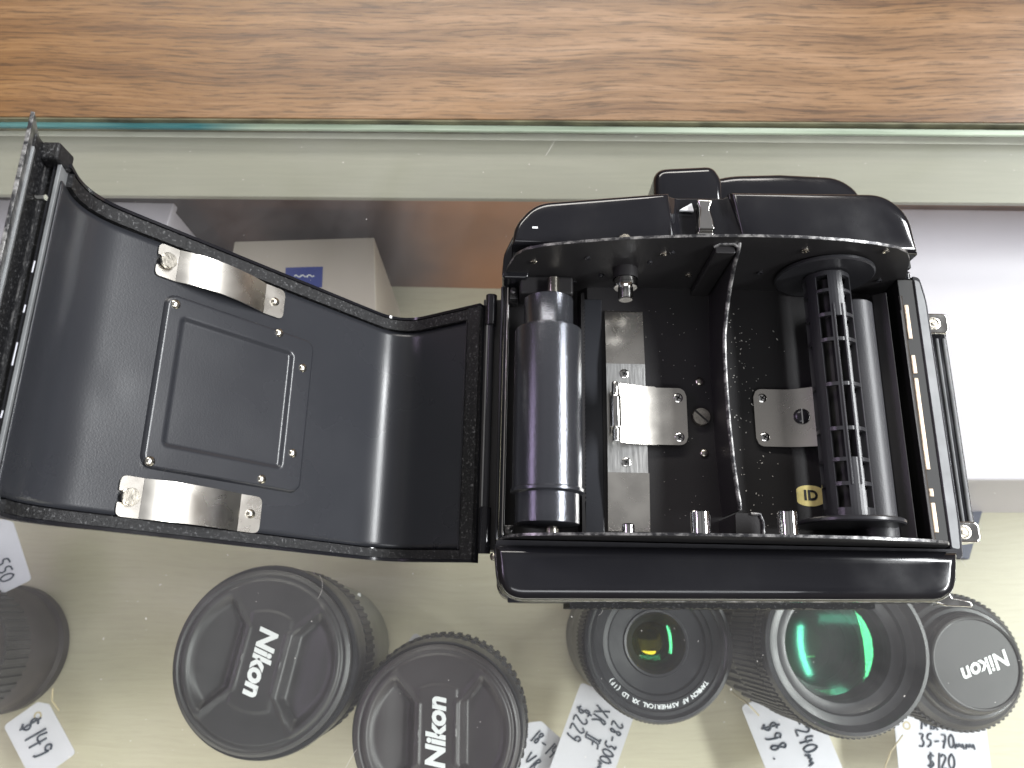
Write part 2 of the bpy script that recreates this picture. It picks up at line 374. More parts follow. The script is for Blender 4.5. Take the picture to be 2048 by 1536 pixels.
# metal rail under the glass
rl = thing('metal_rail', 'pale green painted metal rail running under the back edge of the glass', 'rail', (0, 160, -20)); rl.rotation_euler.z = math.radians(.8)
mb = MB(); mb.box(-420, 420, 155.2, 188.0, -9.0, -6.6); mb.build('rail_face', 'rail', rl, bevel=.4)
mb = MB(); mb.box(-420, 420, 181.4, 184.6, -6.55, -6.08); mb.build('rail_lip', 'raillip', rl, bevel=.25)
mb = MB()
mb.box(-420, 420, 181.6, 184.1, -1.8, -0.3)
ge = mb.build('glass_edge', 'glassedge', rl, bevel=.3)

# ================================================================== BOXES IN THE CASE
b = thing('cardboard_box', 'plain white box lying under the glass behind the raised camera door', 'box', (-180, 140, -140))
mb = MB(); mb.prism([(-300, 60), (-158, 84), (-146, 162), (-300, 162)], -139.9, -34); mb.build('body', 'boxwhite', b, bevel=.6)
mb = MB(); mb.prism([(-300, 58.5), (-156.5, 82.8), (-144.6, 163.5), (-300, 163.5)], -33.9, -30); mb.build('lid', 'boxwhite', b, bevel=.8)

b = thing('cardboard_box', 'cream box with a small blue printed panel under the glass beside the camera hinge', 'box', (-95, 120, -140))
tb = [(-128, 92), (-57.5, 100), (-63.5, 160.5), (-126, 157)]
mb = MB(); mb.prism(tb, -139.9, -52); mb.build('body', 'boxcream', b, bevel=.5)
XB = TR((-92.5, 143.2, -51.95))@Matrix.Rotation(math.radians(3), 4, 'Z')
mb = MB(); mb.box(-9, 7.5, -8, 2.0, 0, .05, 0, XB); mb.build('printed_panel', 'boxblue', b)
mb = MB(); mb.tube([XB@Vector((-5+i*.8, -2.4+.5*math.sin(i*1.7), .25)) for i in range(12)], .28, 5); mb.build('lettering', 'white', b)

b = thing('cardboard_box', 'large white box under the glass to the right of the camera', 'box', (200, 110, -140))
mb = MB(); mb.prism([(168, 53), (320, 56), (320, 168), (160, 166.5)], -139.9, -34.5); mb.build('body', 'boxwhite', b, bevel=.6)
mb = MB(); mb.prism([(166.8, 51.8), (321, 54.8), (321, 169.5), (158.8, 168)], -34.4, -30); mb.build('lid', 'boxwhite', b, bevel=1.0)
mb = MB(); mb.prism([(196, 92), (258, 90), (232.5, 30), (200, 36)], -139.9, -134, 0); 
tag(mb.build('booklet', 'book', bevel=.5, base=(230, 60, -140)), 'dark navy booklet poking out from beneath the large white box', 'booklet')

# ================================================================== CAMERA BODY
cam = thing('film_camera', 'glossy black medium format film camera lying face down with its back open', 'camera', (50, 55, 0))

D_PROF = [(-3.6, 56), (-3.0, 66), (-1.6, 75), (.4, 82.2), (3.2, 85.6), (7.5, 87.6), (12.4, 89), (22, 91.2), (33, 93), (44.7, 94.2), (57, 94.8), (68.6, 94.7), (79, 93.8), (87.9, 92.2), (94, 90.4), (97.6, 88), (100.0, 84.5), (103.5, 76), (106.6, 66.5), (107.6, 56)]
def prof_xz(mb, prof, y0, y1, zbot=None, mi=0):
    out = [(x, z) for x, z in prof]
    n = len(out)
    mb.add([(x, y0, z) for x, z in out]+[(x, y1, z) for x, z in out],
           [list(range(n)), list(range(n, 2*n))[::-1]]+[[i, (i+1) % n, n+(i+1) % n, n+i] for i in range(n)], mi)
def ribbon_xz(mb, prof, y0, y1, t, mi=0):
    pts = [Vector(p) for p in prof]; up = []
    for i in range(len(pts)):
        d = (pts[min(i+1, len(pts)-1)]-pts[max(i-1, 0)]).normalized(); up.append(pts[i]+Vector((-d.y, d.x))*t)
    prof_xz(mb, [tuple(p) for p in pts]+[tuple(p) for p in reversed(up)], y0, y1, mi=mi)

# main body block below the film chamber
mb = MB(); mb.prism(fillet([(-3, 3.5), (103, 5.0), (105.5, 88), (100, 103), (6, 101), (-2, 90)], 4), 14, 55.8)
mb.build('body_shell', 'gloss', cam, bevel=1.2)
# lens-side front block touching the glass
mb = MB(); mb.prism(rrect(8, 96, 12, 92, 8), 0.1, 13.9); mb.build('front_plate', 'gloss', cam, bevel=1.5)
# leatherette strip on the lower side
mb = MB()
pts = []
N = 150
for i in range(N+1):
    x = 15.5+76.5*i/N; pts.append((x, 1.25+.018*(x-15.5)+random.uniform(-.28, .22)))
mb.prism(pts+[(92, 5), (15.5, 5)], 40, 62); mb.build('leatherette', 'foam', cam)
# chamber floor, gently convex
mb = MB(); nx = 44; vs_ = []; fs = []
for i in range(nx+1):
    x = -1.5+107.5*i/nx; z = 62.6+1.1*max(0, 1-((x-50)/36)**2)
    if x < 19.2: z = 59.5
    vs_ += [(x, 16.5, z), (x, 88.3, z)]
for i in range(nx): fs.append([2*i, 2*i+2, 2*i+3, 2*i+1])
k = len(vs_); vs_ += [(-1.5, 16.5, 56), (-1.5, 88.3, 56), (106, 16.5, 56), (106, 88.3, 56)]
fs += [[0, 1, k+1, k], [2*nx, 2*nx+1, k+3, k+2], [k, k+1, k+3, k+2]]
mb.add(vs_, fs); mb.build('chamber_floor', 'chamber', cam, ang=25)
def zf(x): return 62.6+1.1*max(0, 1-((x-50)/36)**2)
# end walls
for (y0, y1, nm) in ((87.6, 88.4, 't'), (16.5, 17.2, 'b')):
    mb = MB(); prof_xz(mb, D_PROF, y0, y1); w = mb.build('end_wall', 'chamber', cam, ang=50)
    mb = MB(); ribbon_xz(mb, D_PROF[1:-1], y0+.05, y1-.05, .12); mb.build('worn_edge', 'worn', w, ang=50)
    if nm == 't':
        for x, z, r in [(4.9, 79.1, .75), (18.7, 81.8, .6), (23.5, 71.4, .65), (35, 80.3, .6), (37.6, 85.2, .75), (39.6, 85.9, .6), (46.6, 72.8, .75), (51.4, 88.5, .6), (53.0, 69.6, .55), (72, 88.6, .8), (65, 75.3, .65), (91.7, 89.2, .7), (16.5, 67, .6), (6, 66, .5), (98, 72, .6)]:
            mb = MB(); X = axisX((x, 87.6, z), (0, -1, 0)); mb.lathe([(r*1.25, 0), (r*1.25, .25), (r, .45), (r*.55, .25), (.01, .2)], 14, 0, X, True, False)
            mb.build('screw', 'hinge' if r < .7 else 'nickel', w)
    else:
        pass
# left side wall with bright rim
mb = MB(); mb.box(-2.6, -1.4, 17.3, 87.5, 40, 66.2); lw = mb.build('side_wall', 'gloss', cam, bevel=.35)
mb = MB(); mb.tube([(-1.55, 18.5, 66.3), (-1.55, 85.5, 66.3)], .38, 8); mb.build('rim_wire', 'chrome', lw)
mb = MB(); mb.tube([(-3.1, 17.5, 65.6), (-3.1, 86.0, 65.6)], .45, 8); mb.build('rim_bead', 'hinge', lw)
for y in (84.6, 19.5):
    mb = MB(); mb.box(-1.2, 1.2, y-2, y+1.6, 60, 65.5); mb.lathe([(1.1, 0), (1.1, 1.2), (.6, 1.6), (.01, 1.6)], 12, 0, TR((0, y, 65.5)), True, False); mb.build('corner_bracket', 'worn', cam, bevel=.3)

# right side wall : sloped strip, light slots
def slope_box(mb, x_top, z_top, x_bot, z_bot, w, y0, y1, mi=0):
    mb.add([(x_top, y0, z_top), (x_top+w, y0, z_top), (x_bot+w, y0, z_bot), (x_bot, y0, z_bot), (x_top, y1, z_top), (x_top+w, y1, z_top), (x_bot+w, y1, z_bot), (x_bot, y1, z_bot)],
           [[0, 1, 2, 3], [7, 6, 5, 4], [0, 4, 5, 1], [1, 5, 6, 2], [2, 6, 7, 3], [3, 7, 4, 0]], mi)
mb = MB(); slope_box(mb, 102.4, 73, 104.4, 50, 4.6, 17.4, 87.4); rw = mb.build('side_wall', 'dark', cam, bevel=.2)
mb = MB(); mb.tube([(102.6, 82.5, 73.2), (102.6, 60, 73.25), (102.9, 18.5, 73.2)], .42, 8); mb.build('rim_wire', 'chrome', rw)
for y0, y1 in ((70.5, 80.0), (61.0, 66.0), (36, 59.8), (29.3, 31.3), (20.6, 27.8)):
    mb = MB(); mb.box(103.3, 104.3, y0, y1, 72.9, 73.4); mb.build('latch_slot', 'lamptan', rw, bevel=.15)
# grey trim bar
mb = MB(); out = fillet([(106.7, 14.6), (109.4, 14.2), (109.9, 22), (109.5, 82), (108.4, 88.0), (106.5, 88.4)], [1.2, 1.8, 1, 3, 2.5, .4]); mb.prism(out, 40, 73.2)
mb.build('side_trim', 'hinge', cam, bevel=.7)
mb = MB(); out = fillet([(106.9, 17.0), (108.8, 16.6), (109.2, 24), (108.9, 81), (108.0, 86.8), (106.8, 87.2)], [.4, .8, .4, 2, 1.8, .2]); mb.prism(out, 73.0, 73.45); mb.build('trim_inlay', 'greybar', cam, bevel=.1)
mb = MB(); mb.box(105.0, 107.4, 84.8, 91.0, 60, 71.5); mb.build('trim_end', 'gloss', cam, bevel=1.0)
# accessory rail further down (ribbed bar with two chrome ends)
sr = MB(); sr.box(115.5, 129.6, 24, 84, 30, 46.5); rail_o = sr.build('accessory_rail', 'gloss', cam, bevel=.8)
mb = MB(); mb.box(104, 115.6, 27, 81, 31, 43.5); mb.build('rail_bracket', 'gloss', cam, bevel=.8)
for x in (118.2, 120.2, 122.2, 124.2, 126.2, 128.2):
    mb = MB(); mb.tube([(x, 25.5, 46.6), (x, 80.6, 46.6)], .42, 8); mb.build('rib', 'greybar', rail_o)
for y0, y1 in ((81.2, 87.6), (20.6, 26.4)):
    mb = MB(); mb.prism(rrect(114, 128.9, y0, y1, 1.6), 36, 49.6); e_ = mb.build('chrome_end', 'chrome', rail_o, bevel=.6)
    mb = MB(); yc = (y0+y1)/2-.1
    mb.lathe([(1.9, 0), (1.9, .25), (1.5, .3), (1.3, .05), (.7, .05), (.6, .35), (.01, .35)], 20, 0, TR((124.2, yc, 49.6)), True, False); mb.build('screw', 'nickel', e_)

# ---- top housing
def rounded_block(name, outline, z0, z1, r, material, parent, steps=6, dome_w=5.0):
    """block with softly rounded upper edge, built by insetting the outline"""
    cx = sum(p[0] for p in outline)/len(outline); cy = sum(p[1] for p in outline)/len(outline)
    n = len(outline); mb = MB(); vs_ = []; fs = []
    sg_ = 1 if sum(outline[i-1][0]*outline[i][1]-outline[i][0]*outline[i-1][1] for i in range(n)) > 0 else -1
    def inset(d):
        res = []
        for i in range(n):
            p = Vector(outline[i]); a_ = Vector(outline[i-1]); b_ = Vector(outline[(i+1) % n])
            t1 = (p-a_).normalized(); t2 = (b_-p).normalized(); n1 = Vector((-t1.y, t1.x)); n2 = Vector((-t2.y, t2.x))
            nn = (n1+n2)/max(.35, 1+n1.dot(n2))*sg_
            res.append(p+nn*d)
        return res
    rings = [(0, z0), (0, z1-r)]+[(r*(1-math.cos(1.42*k/steps)), z1-r+r*math.sin(1.42*k/steps)) for k in range(1, steps+1)]
    dl, zl = rings[-1]
    for d, z in rings:
        for p in inset(d): vs_.append((p.x, p.y, z))
    last = inset(dl); gx = sum(p.x for p in last)/n; gy = sum(p.y for p in last)/n
    for k in range(1, 7):      # gentle crown, shrinking towards the middle
        u_ = k/6; rings.append(None)
        for p in last: vs_.append((p.x+(gx-p.x)*.8*u_, p.y+(gy-p.y)*.8*u_, zl+dome_w*.14*(u_-.5*u_*u_)))
    for k in range(len(rings)-1):
        for i in range(n):
            j = (i+1) % n; fs.append([k*n+i, k*n+j, (k+1)*n+j, (k+1)*n+i])
    fs.append(list(range(n))[::-1]); fs.append([(len(rings)-1)*n+i for i in range(n)])
    mb.add(vs_, fs); o_ = mb.build(name, material, parent, ang=40)
    o_.data.polygons[-1].use_smooth = False; o_.data.polygons[-2].use_smooth = False
    return o_
# two housing halves left and right of the strap-lug valley, joined by a lower saddle
outL = fillet([(-.8, 90.6), (-.2, 96), (5.0, 102.6), (36, 106.0), (40.2, 106.3), (41.6, 90.2)], [0, 4, 7, 0, 0, 0], 8)
outR = fillet([(59.1, 90.4), (56.2, 107.3), (97, 107.8), (103.0, 102), (104.0, 90.6)], [0, 0, 7, 7, 0], 8)
th = rounded_block('top_housing', outL, 20, 83.3, 1.6, 'gloss', cam, dome_w=3.2)
rounded_block('top_housing', outR, 20, 82.7, 1.8, 'gloss', cam)
mb = MB(); mb.box(-.5, 103.8, 88.45, 91.5, 30, 78); mb.build('housing_gap', 'dark', cam)
mb = MB()   # saddle : valley floor and the two slanted triangular cheeks
mb.add([(40.0, 89.3, 84.2), (44.2, 89.3, 80.2), (54.5, 89.3, 80.2), (60, 89.3, 82.8), (38.9, 106.0, 82.2), (42.4, 106.7, 79.4), (55.2, 107.0, 79.4), (57.2, 107.2, 81.2),
        (40.0, 89.3, 20), (60, 89.3, 20), (38.9, 106.0, 20), (57.2, 107.2, 20)],
       [[0, 1, 5, 4], [1, 2, 6, 5], [2, 3, 7, 6], [4, 5, 6, 7, 11, 10], [0, 8, 9, 3, 2, 1], [8, 10, 11, 9], [0, 4, 10, 8], [3, 9, 11, 7]])
mb.build('housing_saddle', 'gloss', cam, bevel=.35, bseg=2)
# side skirts seen at far left
mb = MB(); mb.prism(fillet([(-3.4, 86), (-3.0, 93), (0, 100), (4, 101), (4, 86)], 1.5), 18, 72); mb.build('side_skirt', 'gloss', cam, bevel=1.2)
# strap lug
mb = MB(); 
out = [(47.2, 95.6), (51.6, 95.6), (51.2, 98.8), (50.6, 101.4), (51.5, 104.3), (47.3, 104.4), (47.9, 101.3), (47.5, 98.8)]
mb.prism(out, 80.3, 83.4); mb.prism([(47.0, 93.0), (51.6, 93.0), (51.6, 95.7), (47.2, 95.7)], 80.3, 82.2)
mb.build('strap_lug', 'chrome', cam, bevel=.6)
mb = MB(); mb.prism([(43.2, 102.4), (46.9, 102.2), (46.4, 104.5)], 80.2, 80.9); mb.build('index_mark', 'white', cam)
mb = MB(); mb.lathe([(1.5, 0), (1.7, .6), (1.3, 1.3), (.01, 1.4)], 24, 0, TR((28.2, 91.8, 83.3)), True, False); mb.build('rivet_button', 'nickel', cam)
mb = MB(); mb.box(4.4, 5.8, 94.7, 95.2, 83.2, 83.62); mb.build('chip_mark', 'white', cam)
# viewfinder block and lever beyond the housing
rounded_block('finder_block', fillet([(40.2, 104), (40.8, 127.3), (58.6, 128.7), (61.0, 124), (61.0, 104)], [0, 4, 4.5, 2, 0]), 8, 62, 2.5, 'gloss', cam, dome_w=2.6)
rounded_block('wind_lever', fillet([(58.3, 104), (58.6, 127.0), (65, 128.8), (80, 129.6), (98, 129.0), (104.4, 123.5), (105, 104)], [0, 0, 4, 0, 5, 6, 0]), 10, 57, 2.6, 'gloss', cam, dome_w=4)

# ---- bottom housing
bh = rounded_block('bottom_housing', fillet([(-3.6, 14.9), (-2.2, 2.3), (101.8, 4.1), (103.8, 15.6)], [0, 8, 6, 0], 10), 30, 82.9, 3.2, 'gloss', cam, dome_w=2.2)
mb = MB(); mb.prism(fillet([(-3.2, 14.2), (104, 15.0), (104.6, 16.1), (-2.8, 16.1)], .3), 40, 79.6); mb.build('housing_groove', 'hinge', cam)
mb = MB(); mb.prism(fillet([(0, 2.2), (100, 4.0), (100, 8), (0, 8)], .5), 56, 72); mb.build('chrome_trim', 'hinge', cam)
mb = MB(); mb.tube([(2, 2.6, 79.9), (40, 3.1, 80.4), (98, 4.2, 80.2)], .16, 6); mb.build('trim_line', 'worn', cam)
# hook at lower right
mb = MB(); mb.add([(105, 9, 60), (108.5, 9, 60), (109.6, 5.6, 60), (114.2, 4.8, 60), (114.4, 3.4, 60), (107.8, 3.6, 60), (105, 4.4, 60)]+[(105, 9, 66), (108.5, 9, 66), (109.6, 5.6, 66), (114.2, 4.8, 66), (114.4, 3.4, 66), (107.8, 3.6, 66), (105, 4.4, 66)],
    [list(range(7))[::-1], list(range(7, 14))]+[[i, (i+1) % 7, 7+(i+1) % 7, 7+i] for i in range(7)])
mb.build('release_hook', 'chrome', cam, bevel=.4)
mb = MB(); mb.prism(fillet([(104.4, 9), (108.8, 9), (109.6, 16), (104.6, 17)], .8), 44, 70); mb.build('hook_mount', 'gloss', cam, bevel=.6)

# ---- film roller at the left
mb = MB()
X = axisX((9.2, 19.0, 73.6), (0, 1, 0))
mb.lathe([(2.6, .5), (7.4, 1.2), (7.9, 1.6), (7.9, 8.6), (8.6, 8.8), (9.1, 9.1), (9.1, 9.8), (8.7, 10.1), (8.7, 50.6), (8.6, 51.1), (8.2, 51.4), (6.7, 51.5), (6.45, 51.9), (6.45, 59.8), (5.9, 60.2), (2.6, 60.4)], 72, 0, X)
mb.build('film_roller', 'anod', cam, ang=35)
mb = MB(); mb.lathe([(1.6, 0), (1.6, 68)], 16, 0, axisX((10.5, 18, 72), (0, 1, 0))); mb.build('roller_axle', 'nickel', cam)
# upper bearing block over the roller
mb = MB(); mb.box(1.5, 16, 82.2, 87.5, 62, 70.5); mb.build('bearing_block', 'chamber', cam, bevel=.8)
# perforated shield right of the roller
mb = MB()
pts = []
for i in range(98):
    y = 27+.55*i; pts.append((19.0+(.35 if i % 2 else 0), y))
mb.prism([(18.3, 19), (19.3, 19)]+pts+[(19.2, 84), (18.3, 84)], 60, 67.5); mb.build('toothed_shield', 'chamber', cam)
mb = MB(); mb.box(19.5, 24.4, 17.4, 83.9, 60.5, 63.4); mb.build('film_rail', 'satin', cam, bevel=.25)

# ---- steel strip with bent ends
mb = MB()
def strip(mb, prof, x0, x1, t, mi=0):
    """strip running along y with height profile prof [(y,z)]"""
    vs_ = []; fs = []
    for y, z in prof: vs_ += [(x0, y, z), (x1, y, z), (x1, y, z-t), (x0, y, z-t)]
    for i in range(len(prof)-1):
        for k in range(4):
            j = (k+1) % 4; fs.append([4*i+k, 4*i+j, 4*i+4+j, 4*i+4+k])
    fs.append([0, 1, 2, 3]); k = 4*(len(prof)-1); fs.append([k+3, k+2, k+1, k]); mb.add(vs_, fs, mi)
strip(mb, [(35.1, 65.3), (64.6, 65.3)], 25.2, 35.6, .4)
st = mb.build('steel_strip', 'brushed', cam)
mb = MB(); strip(mb, [(64.62, 65.3), (79.8, 63.9), (80.0, 63.9), (83.7, 60.4)], 25.2, 35.6, .4); mb.build('strip_end', 'steel', st, ang=12)
mb = MB(); strip(mb, [(35.08, 65.3), (20.2, 64.0)], 25.2, 35.9, .4); mb.build('strip_end', 'steel', st, ang=12)
for y in (61.8, 37.8):
    mb = MB(); phillips(mb, TR((30, y, 65.25)), 1.25, .45); mb.build('screw', ['chrome', 'dark'], st)
# curled guide plate
def curved_plate(mb, prof, y0f, y1f, t=.35):
    vs_ = []; fs = []
    for x, z in prof:
        y0 = y0f(x); y1 = y1f(x); vs_ += [(x, y0, z), (x, y1, z), (x, y1, z-t), (x, y0, z-t)]
    for i in range(len(prof)-1):
        for k in range(4):
            j = (k+1) % 4; fs.append([4*i+k, 4*i+j, 4*i+4+j, 4*i+4+k])
    fs.append([0, 1, 2, 3]); k = 4*(len(prof)-1); fs.append([k+3, k+2, k+1, k]); mb.add(vs_, fs)
def corner(x, xe, r, lo, hi, sgn):
    d = (xe-x)*sgn
    c = 0 if d >= r else r-math.sqrt(max(0, r*r-(r-d)**2))
    return lo+c, hi-c
gp = []
for i in range(37):
    x = 28.3+17.9*i/36; u = max(0, (39.5-x)/12.3); gp.append((x, 65.9+3.0*u**1.7))
lo = lambda x: corner(x, 46.2, 2.2, 42.5, 57.9, 1)[0]+(-.15 if x < 38 else 0)
hi = lambda x: corner(x, 46.2, 2.2, 42.5, 57.9, 1)[1]+(.25 if x < 38 else 0)
mb = MB(); curved_plate(mb, gp, lo, hi); g1 = mb.build('guide_plate', 'steel', cam, ang=40)
mb = MB(); mb.lathe([(1.55, 0), (1.55, .05), (.01, .05)], 28, 0, TR((34.2, 50.2, 66.70))@Matrix.Rotation(.23, 4, 'Y'), True, False); mb.build('round_hole', 'nickel', g1)
for y in (55.2, 44.6):
    mb = MB(); phillips(mb, TR((44.0, y, 65.85)), 1.25, .45); mb.build('screw', ['chrome', 'dark'], g1)
mb = MB(); X = axisX((26.9, 42.4, 69.6), (0, 1, 0))
mb.lathe([(.85, 0), (.95, .2), (.95, 3.0), (.7, 3.2), (.7, 3.5), (1.45, 3.7), (1.5, 4), (1.5, 11.6), (1.4, 11.9), (.75, 12.0), (.75, 12.4), (.95, 12.6), (.95, 15.4), (.8, 15.7)], 28, 0, X); mb.build('hinge_pin', 'chrome', g1)
mb = MB(); mb.box(25.6, 27.6, 44.5, 55.8, 65.4, 68.6); mb.build('pin_bracket', 'nickel', g1, bevel=.3)
# second guide plate beside the spool
gp = []
for i in range(31):
    x = 64.4+18.4*i/30; u = max(0, (x-72)/10.8); gp.append((x, 64.6+3.4*u**1.8-.0))
lo = lambda x: corner(x, 64.4, 2.2, 42.9, 58.5, -1)[0]
hi = lambda x: corner(x, 64.4, 2.2, 42.9, 58.5, -1)[1]+max(0, x-74)*.07
mb = MB(); curved_plate(mb, gp, lo, hi); g2 = mb.build('guide_plate', 'steel', cam, ang=40)
for y in (56.0, 45.4):
    mb = MB(); phillips(mb, TR((66.7, y, 64.55)), 1.2, .45); mb.build('screw', ['chrome', 'dark'], g2)
def slotted(X, r, h, mat_, parent, ang, name='screw'):
    mb = MB(); mb.lathe([(r, 0), (r, h*.75), (r*.9, h), (.01, h)], 28, 0, X, True, False)
    mb.box(-r*.98, r*.98, -r*.11, r*.11, h*.7, h+.04, 1, X@Matrix.Rotation(ang, 4, 'Z')); return mb.build(name, [mat_, 'dark'], parent)
mb = MB(); X = TR((76.6, 51.0, 65.2))@Matrix.Rotation(-.25, 4, 'Y'); dome(mb, X, 2.15, 1.3); mb.box(-.16, .16, -2.0, 2.0, .7, 1.34, 1, X); mb.build('pivot_screw', ['hinge', 'chrome'], g2)
slotted(TR((50.2, 50.5, 63.8)), 2.5, 1.5, 'nickel', cam, -.75, 'pivot_screw')
for x, y in ((50.4, 60.4), (50.7, 40.9)):
    mb = MB(); dome(mb, TR((x, y, 63.7)), 1.15, .8); mb.build('rivet', 'nickel', cam)
# ID badge
mb = MB(); out = []
for i in range(40):
    t = 2*PI*i/40; out.append((77.7+4.3*math.copysign(abs(math.cos(t))**.85, math.cos(t)), 30.4+2.75*math.copysign(abs(math.sin(t))**.95, math.sin(t))))
mb.prism(out, zf(77)-.2, 63.2); bd = mb.build('badge', 'brass', cam, bevel=.12)
text_mesh('lettering', 'ID', 3.6, 'ink', bd, TR((77.9, 30.4, 63.27)), bold=.14, extr=.03, spacing=1.05)
# bottom pins
for x, r, yt in ((27.9, 1.45, 20.4), (43.4, 2.25, 22.9), (63.2, 2.25, 23.3)):
    mb = MB(); mb.lathe([(r, 0), (r, yt-17.2-.3), (r-.3, yt-17.2), (.01, yt-17.2)], 28, 0, axisX((x, 17.2, 86 if r > 2 else 80), (0, 1, 0)), True, False); mb.build('spool_pin', 'chrome', cam, ang=28)
# top sprung pin
mb = MB(); X = axisX((29.3, 87.6, 75.2), (0, -1, 0))
mb.lathe([(3.1, 0), (3.1, 4.2), (3.3, 4.4), (3.3, 5.0), (3.0, 5.3), (2.0, 5.4), (2.0, 8.5), (1.7, 8.7), (.01, 8.7)], 32, 0, X, True, False); mb.build('spool_pin', 'chrome', cam, ang=28)
mb = MB(); mb.lathe([(3.35, 0), (3.35, 3.0)], 32, 0, X, True, False); mb.build('pin_collar', 'chamber', cam)
# divider fin with bright worn rim
fin = [(88.0, 91.5), (86.2, 90.5), (84, 87), (80, 83), (75, 79.6), (70, 77), (66, 76.2), (58, 76.0), (46, 76.2), (36, 76.8), (29, 77.6), (25.6, 78.2), (24.4, 77.8)]
def fx(y): return 53.6+.9*((y-56)/31)**2
mb = MB(); vs_ = []; fs = []
for y, z in fin:
    x = fx(y); vs_ += [(x, y, z), (x+.75, y, z), (x+.75, y, 62), (x, y, 62)]
for i in range(len(fin)-1):
    for k in range(4):
        j = (k+1) % 4; fs.append([4*i+k, 4*i+j, 4*i+4+j, 4*i+4+k])
fs.append([0, 1, 2, 3]); k = 4*(len(fin)-1); fs.append([k+3, k+2, k+1, k]); mb.add(vs_, fs)
df = mb.build('divider_fin', 'chamber', cam)
mb = MB(); mb.tube([(fx(y)+.4, y, z+.05) for y, z in fin], .52, 8); mb.build('worn_edge', 'worn', df)
mb = MB(); mb.prism(fillet([(49.2, 85.4), (54.2, 85.4), (54.2, 87.5), (49.2, 87.5)], .6), 62, 90.5); mb.build('flange', 'chamber', df, bevel=.3)
mb = MB(); mb.tube([(49.0, 87.2, 90.2), (50.2, 87.6, 91), (53.6, 87.6, 91.2), (54.7, 86.9, 91)], .45, 8); mb.build('worn_edge', 'worn', df)
mb = MB(); mb.prism(fillet([(53.6, 23.6), (59.6, 23.6), (60.2, 18), (59.4, 17.3), (53.4, 17.3)], [.6, 1.2, .4, .1, .1]), 62, 78.5); mb.build('foot', 'chamber', df, bevel=.4)
mb = MB(); mb.tube([(57.2, 23.5, 78.6), (59.4, 23.4, 78.6), (60.0, 21.6, 78.6), (59.9, 18.6, 78.6), (58.4, 17.7, 78.6), (54, 17.6, 78.6)], .42, 8); mb.build('worn_edge', 'worn', df)
# second roller / tube beside the spool and flat side guide
mb = MB(); mb.lathe([(4.9, 0), (4.9, 61.6), (4.4, 62), (.01, 62)], 48, 0, axisX((91.2, 19.2, 69.5), (0, 1, 0)), True, False); mb.build('film_roller', 'matroller', cam)
mb = MB(); mb.add([(96.6, 18, 70), (99.4, 18, 72.5), (99.4, 84, 72.5), (96.6, 84, 70), (96.6, 18, 62), (99.4, 18, 62), (99.4, 84, 62), (96.6, 84, 62)],
   [[0, 1, 2, 3], [4, 7, 6, 5], [0, 3, 7, 4], [1, 5, 6, 2], [0, 4, 5, 1], [3, 2, 6, 7]]); mb.build('side_guide', 'chamber', cam, bevel=.3)

# ================================================================== SPOOL (lies in the chamber)
spool = thing('film_spool', 'empty black plastic film spool with slotted core, clipped inside the open camera', 'film spool', (81.8, 54, 76))
XS = axisX((81.8, 22.4, 76.2), (0, 1, 0))
Rc = 5.75
def core_mesh():
    """slotted core: an octagon-like tube of ribs around windows"""
    mb = MB()
    L_ = 62.6
    # windows given as y-bands ; columns of ribs at given angles (0 = towards camera/up)
    seg = 48; bands = [0, 2.2, 7.4, 8.3, 13.2, 14.1, 20.8, 21.7, 32.0, 32.9, 43.6, 44.5, 50.3, 51.2, 56.9, 57.7, 61.4, L_]
    holeband = {k for k in range(1, len(bands)-1, 2)}
    def solid(ang, k):
        a_ = math.degrees(math.atan2(math.sin(ang), math.cos(ang)))
        col = abs(((a_+22) % 44)-22)      # 0 at window centre when shifted
        aa = abs(a_); rib = 48 < aa < 80 or 112 < aa < 128 or aa > 165
        centre = abs(a_) < 20
        if k not in holeband: return True
        if centre:
            # wide flat bridge with the long film slot
            if abs(a_) > 11: return True
            if 4 <= k <= 12: return abs(a_) > 8
            return True
        return rib
    def P3(r, ang, y): return (r*math.sin(ang), y, r*math.cos(ang))
    for ro, ri in ((Rc, Rc-1.0),):
        for k in range(len(bands)-1):
            for i in range(seg):
                a0 = 2*PI*(i-.5)/seg; a1 = 2*PI*(i+.5)/seg; am = 2*PI*i/seg
                if not solid(am, k): continue
                y0, y1 = bands[k], bands[k+1]
                v = [P3(ro, a0, y0), P3(ro, a1, y0), P3(ro, a1, y1), P3(ro, a0, y1), P3(ri, a0, y0), P3(ri, a1, y0), P3(ri, a1, y1), P3(ri, a0, y1)]
                f = [[0, 1, 2, 3], [7, 6, 5, 4]]
                def sol(di, dk):
                    kk = k+dk
                    if kk < 0 or kk >= len(bands)-1: return False
                    return solid(2*PI*((i+di) % seg)/seg, kk)
                if not sol(-1, 0): f.append([0, 3, 7, 4])
                if not sol(1, 0): f.append([1, 5, 6, 2])
                if not sol(0, -1): f.append([0, 4, 5, 1])
                if not sol(0, 1): f.append([3, 2, 6, 7])
                mb.add([(x+81.8, y+23.0, z+76.2) for x, y, z in v], f)
    return mb
core_mesh().build('core', 'plastic', spool, ang=30)
mb = MB(); mb.lathe([(2.9, 0), (2.9, 61)], 24, 0, axisX((81.8, 23.4, 76.2), (0, 1, 0))); mb.build('inner_tube', 'dark', spool)
for a_ in (-1, 1):
    mb = MB(); mb.box(81.8+a_*1.05-.22, 81.8+a_*1.05+.22, 30.5, 76.5, 78.5, 82.0); mb.build('slot_rib', 'plastic', spool, bevel=.08)
for y in (21.4, 86.0):
    mb = MB(); mb.lathe([(2.2, 0), (12.1, 0), (12.5, .35), (12.5, .95), (12.1, 1.3), (2.2, 1.3)], 72, 0, axisX((81.8, y, 75.4), (0, 1, 0))); mb.build('flange', 'plastic', spool, ang=30)

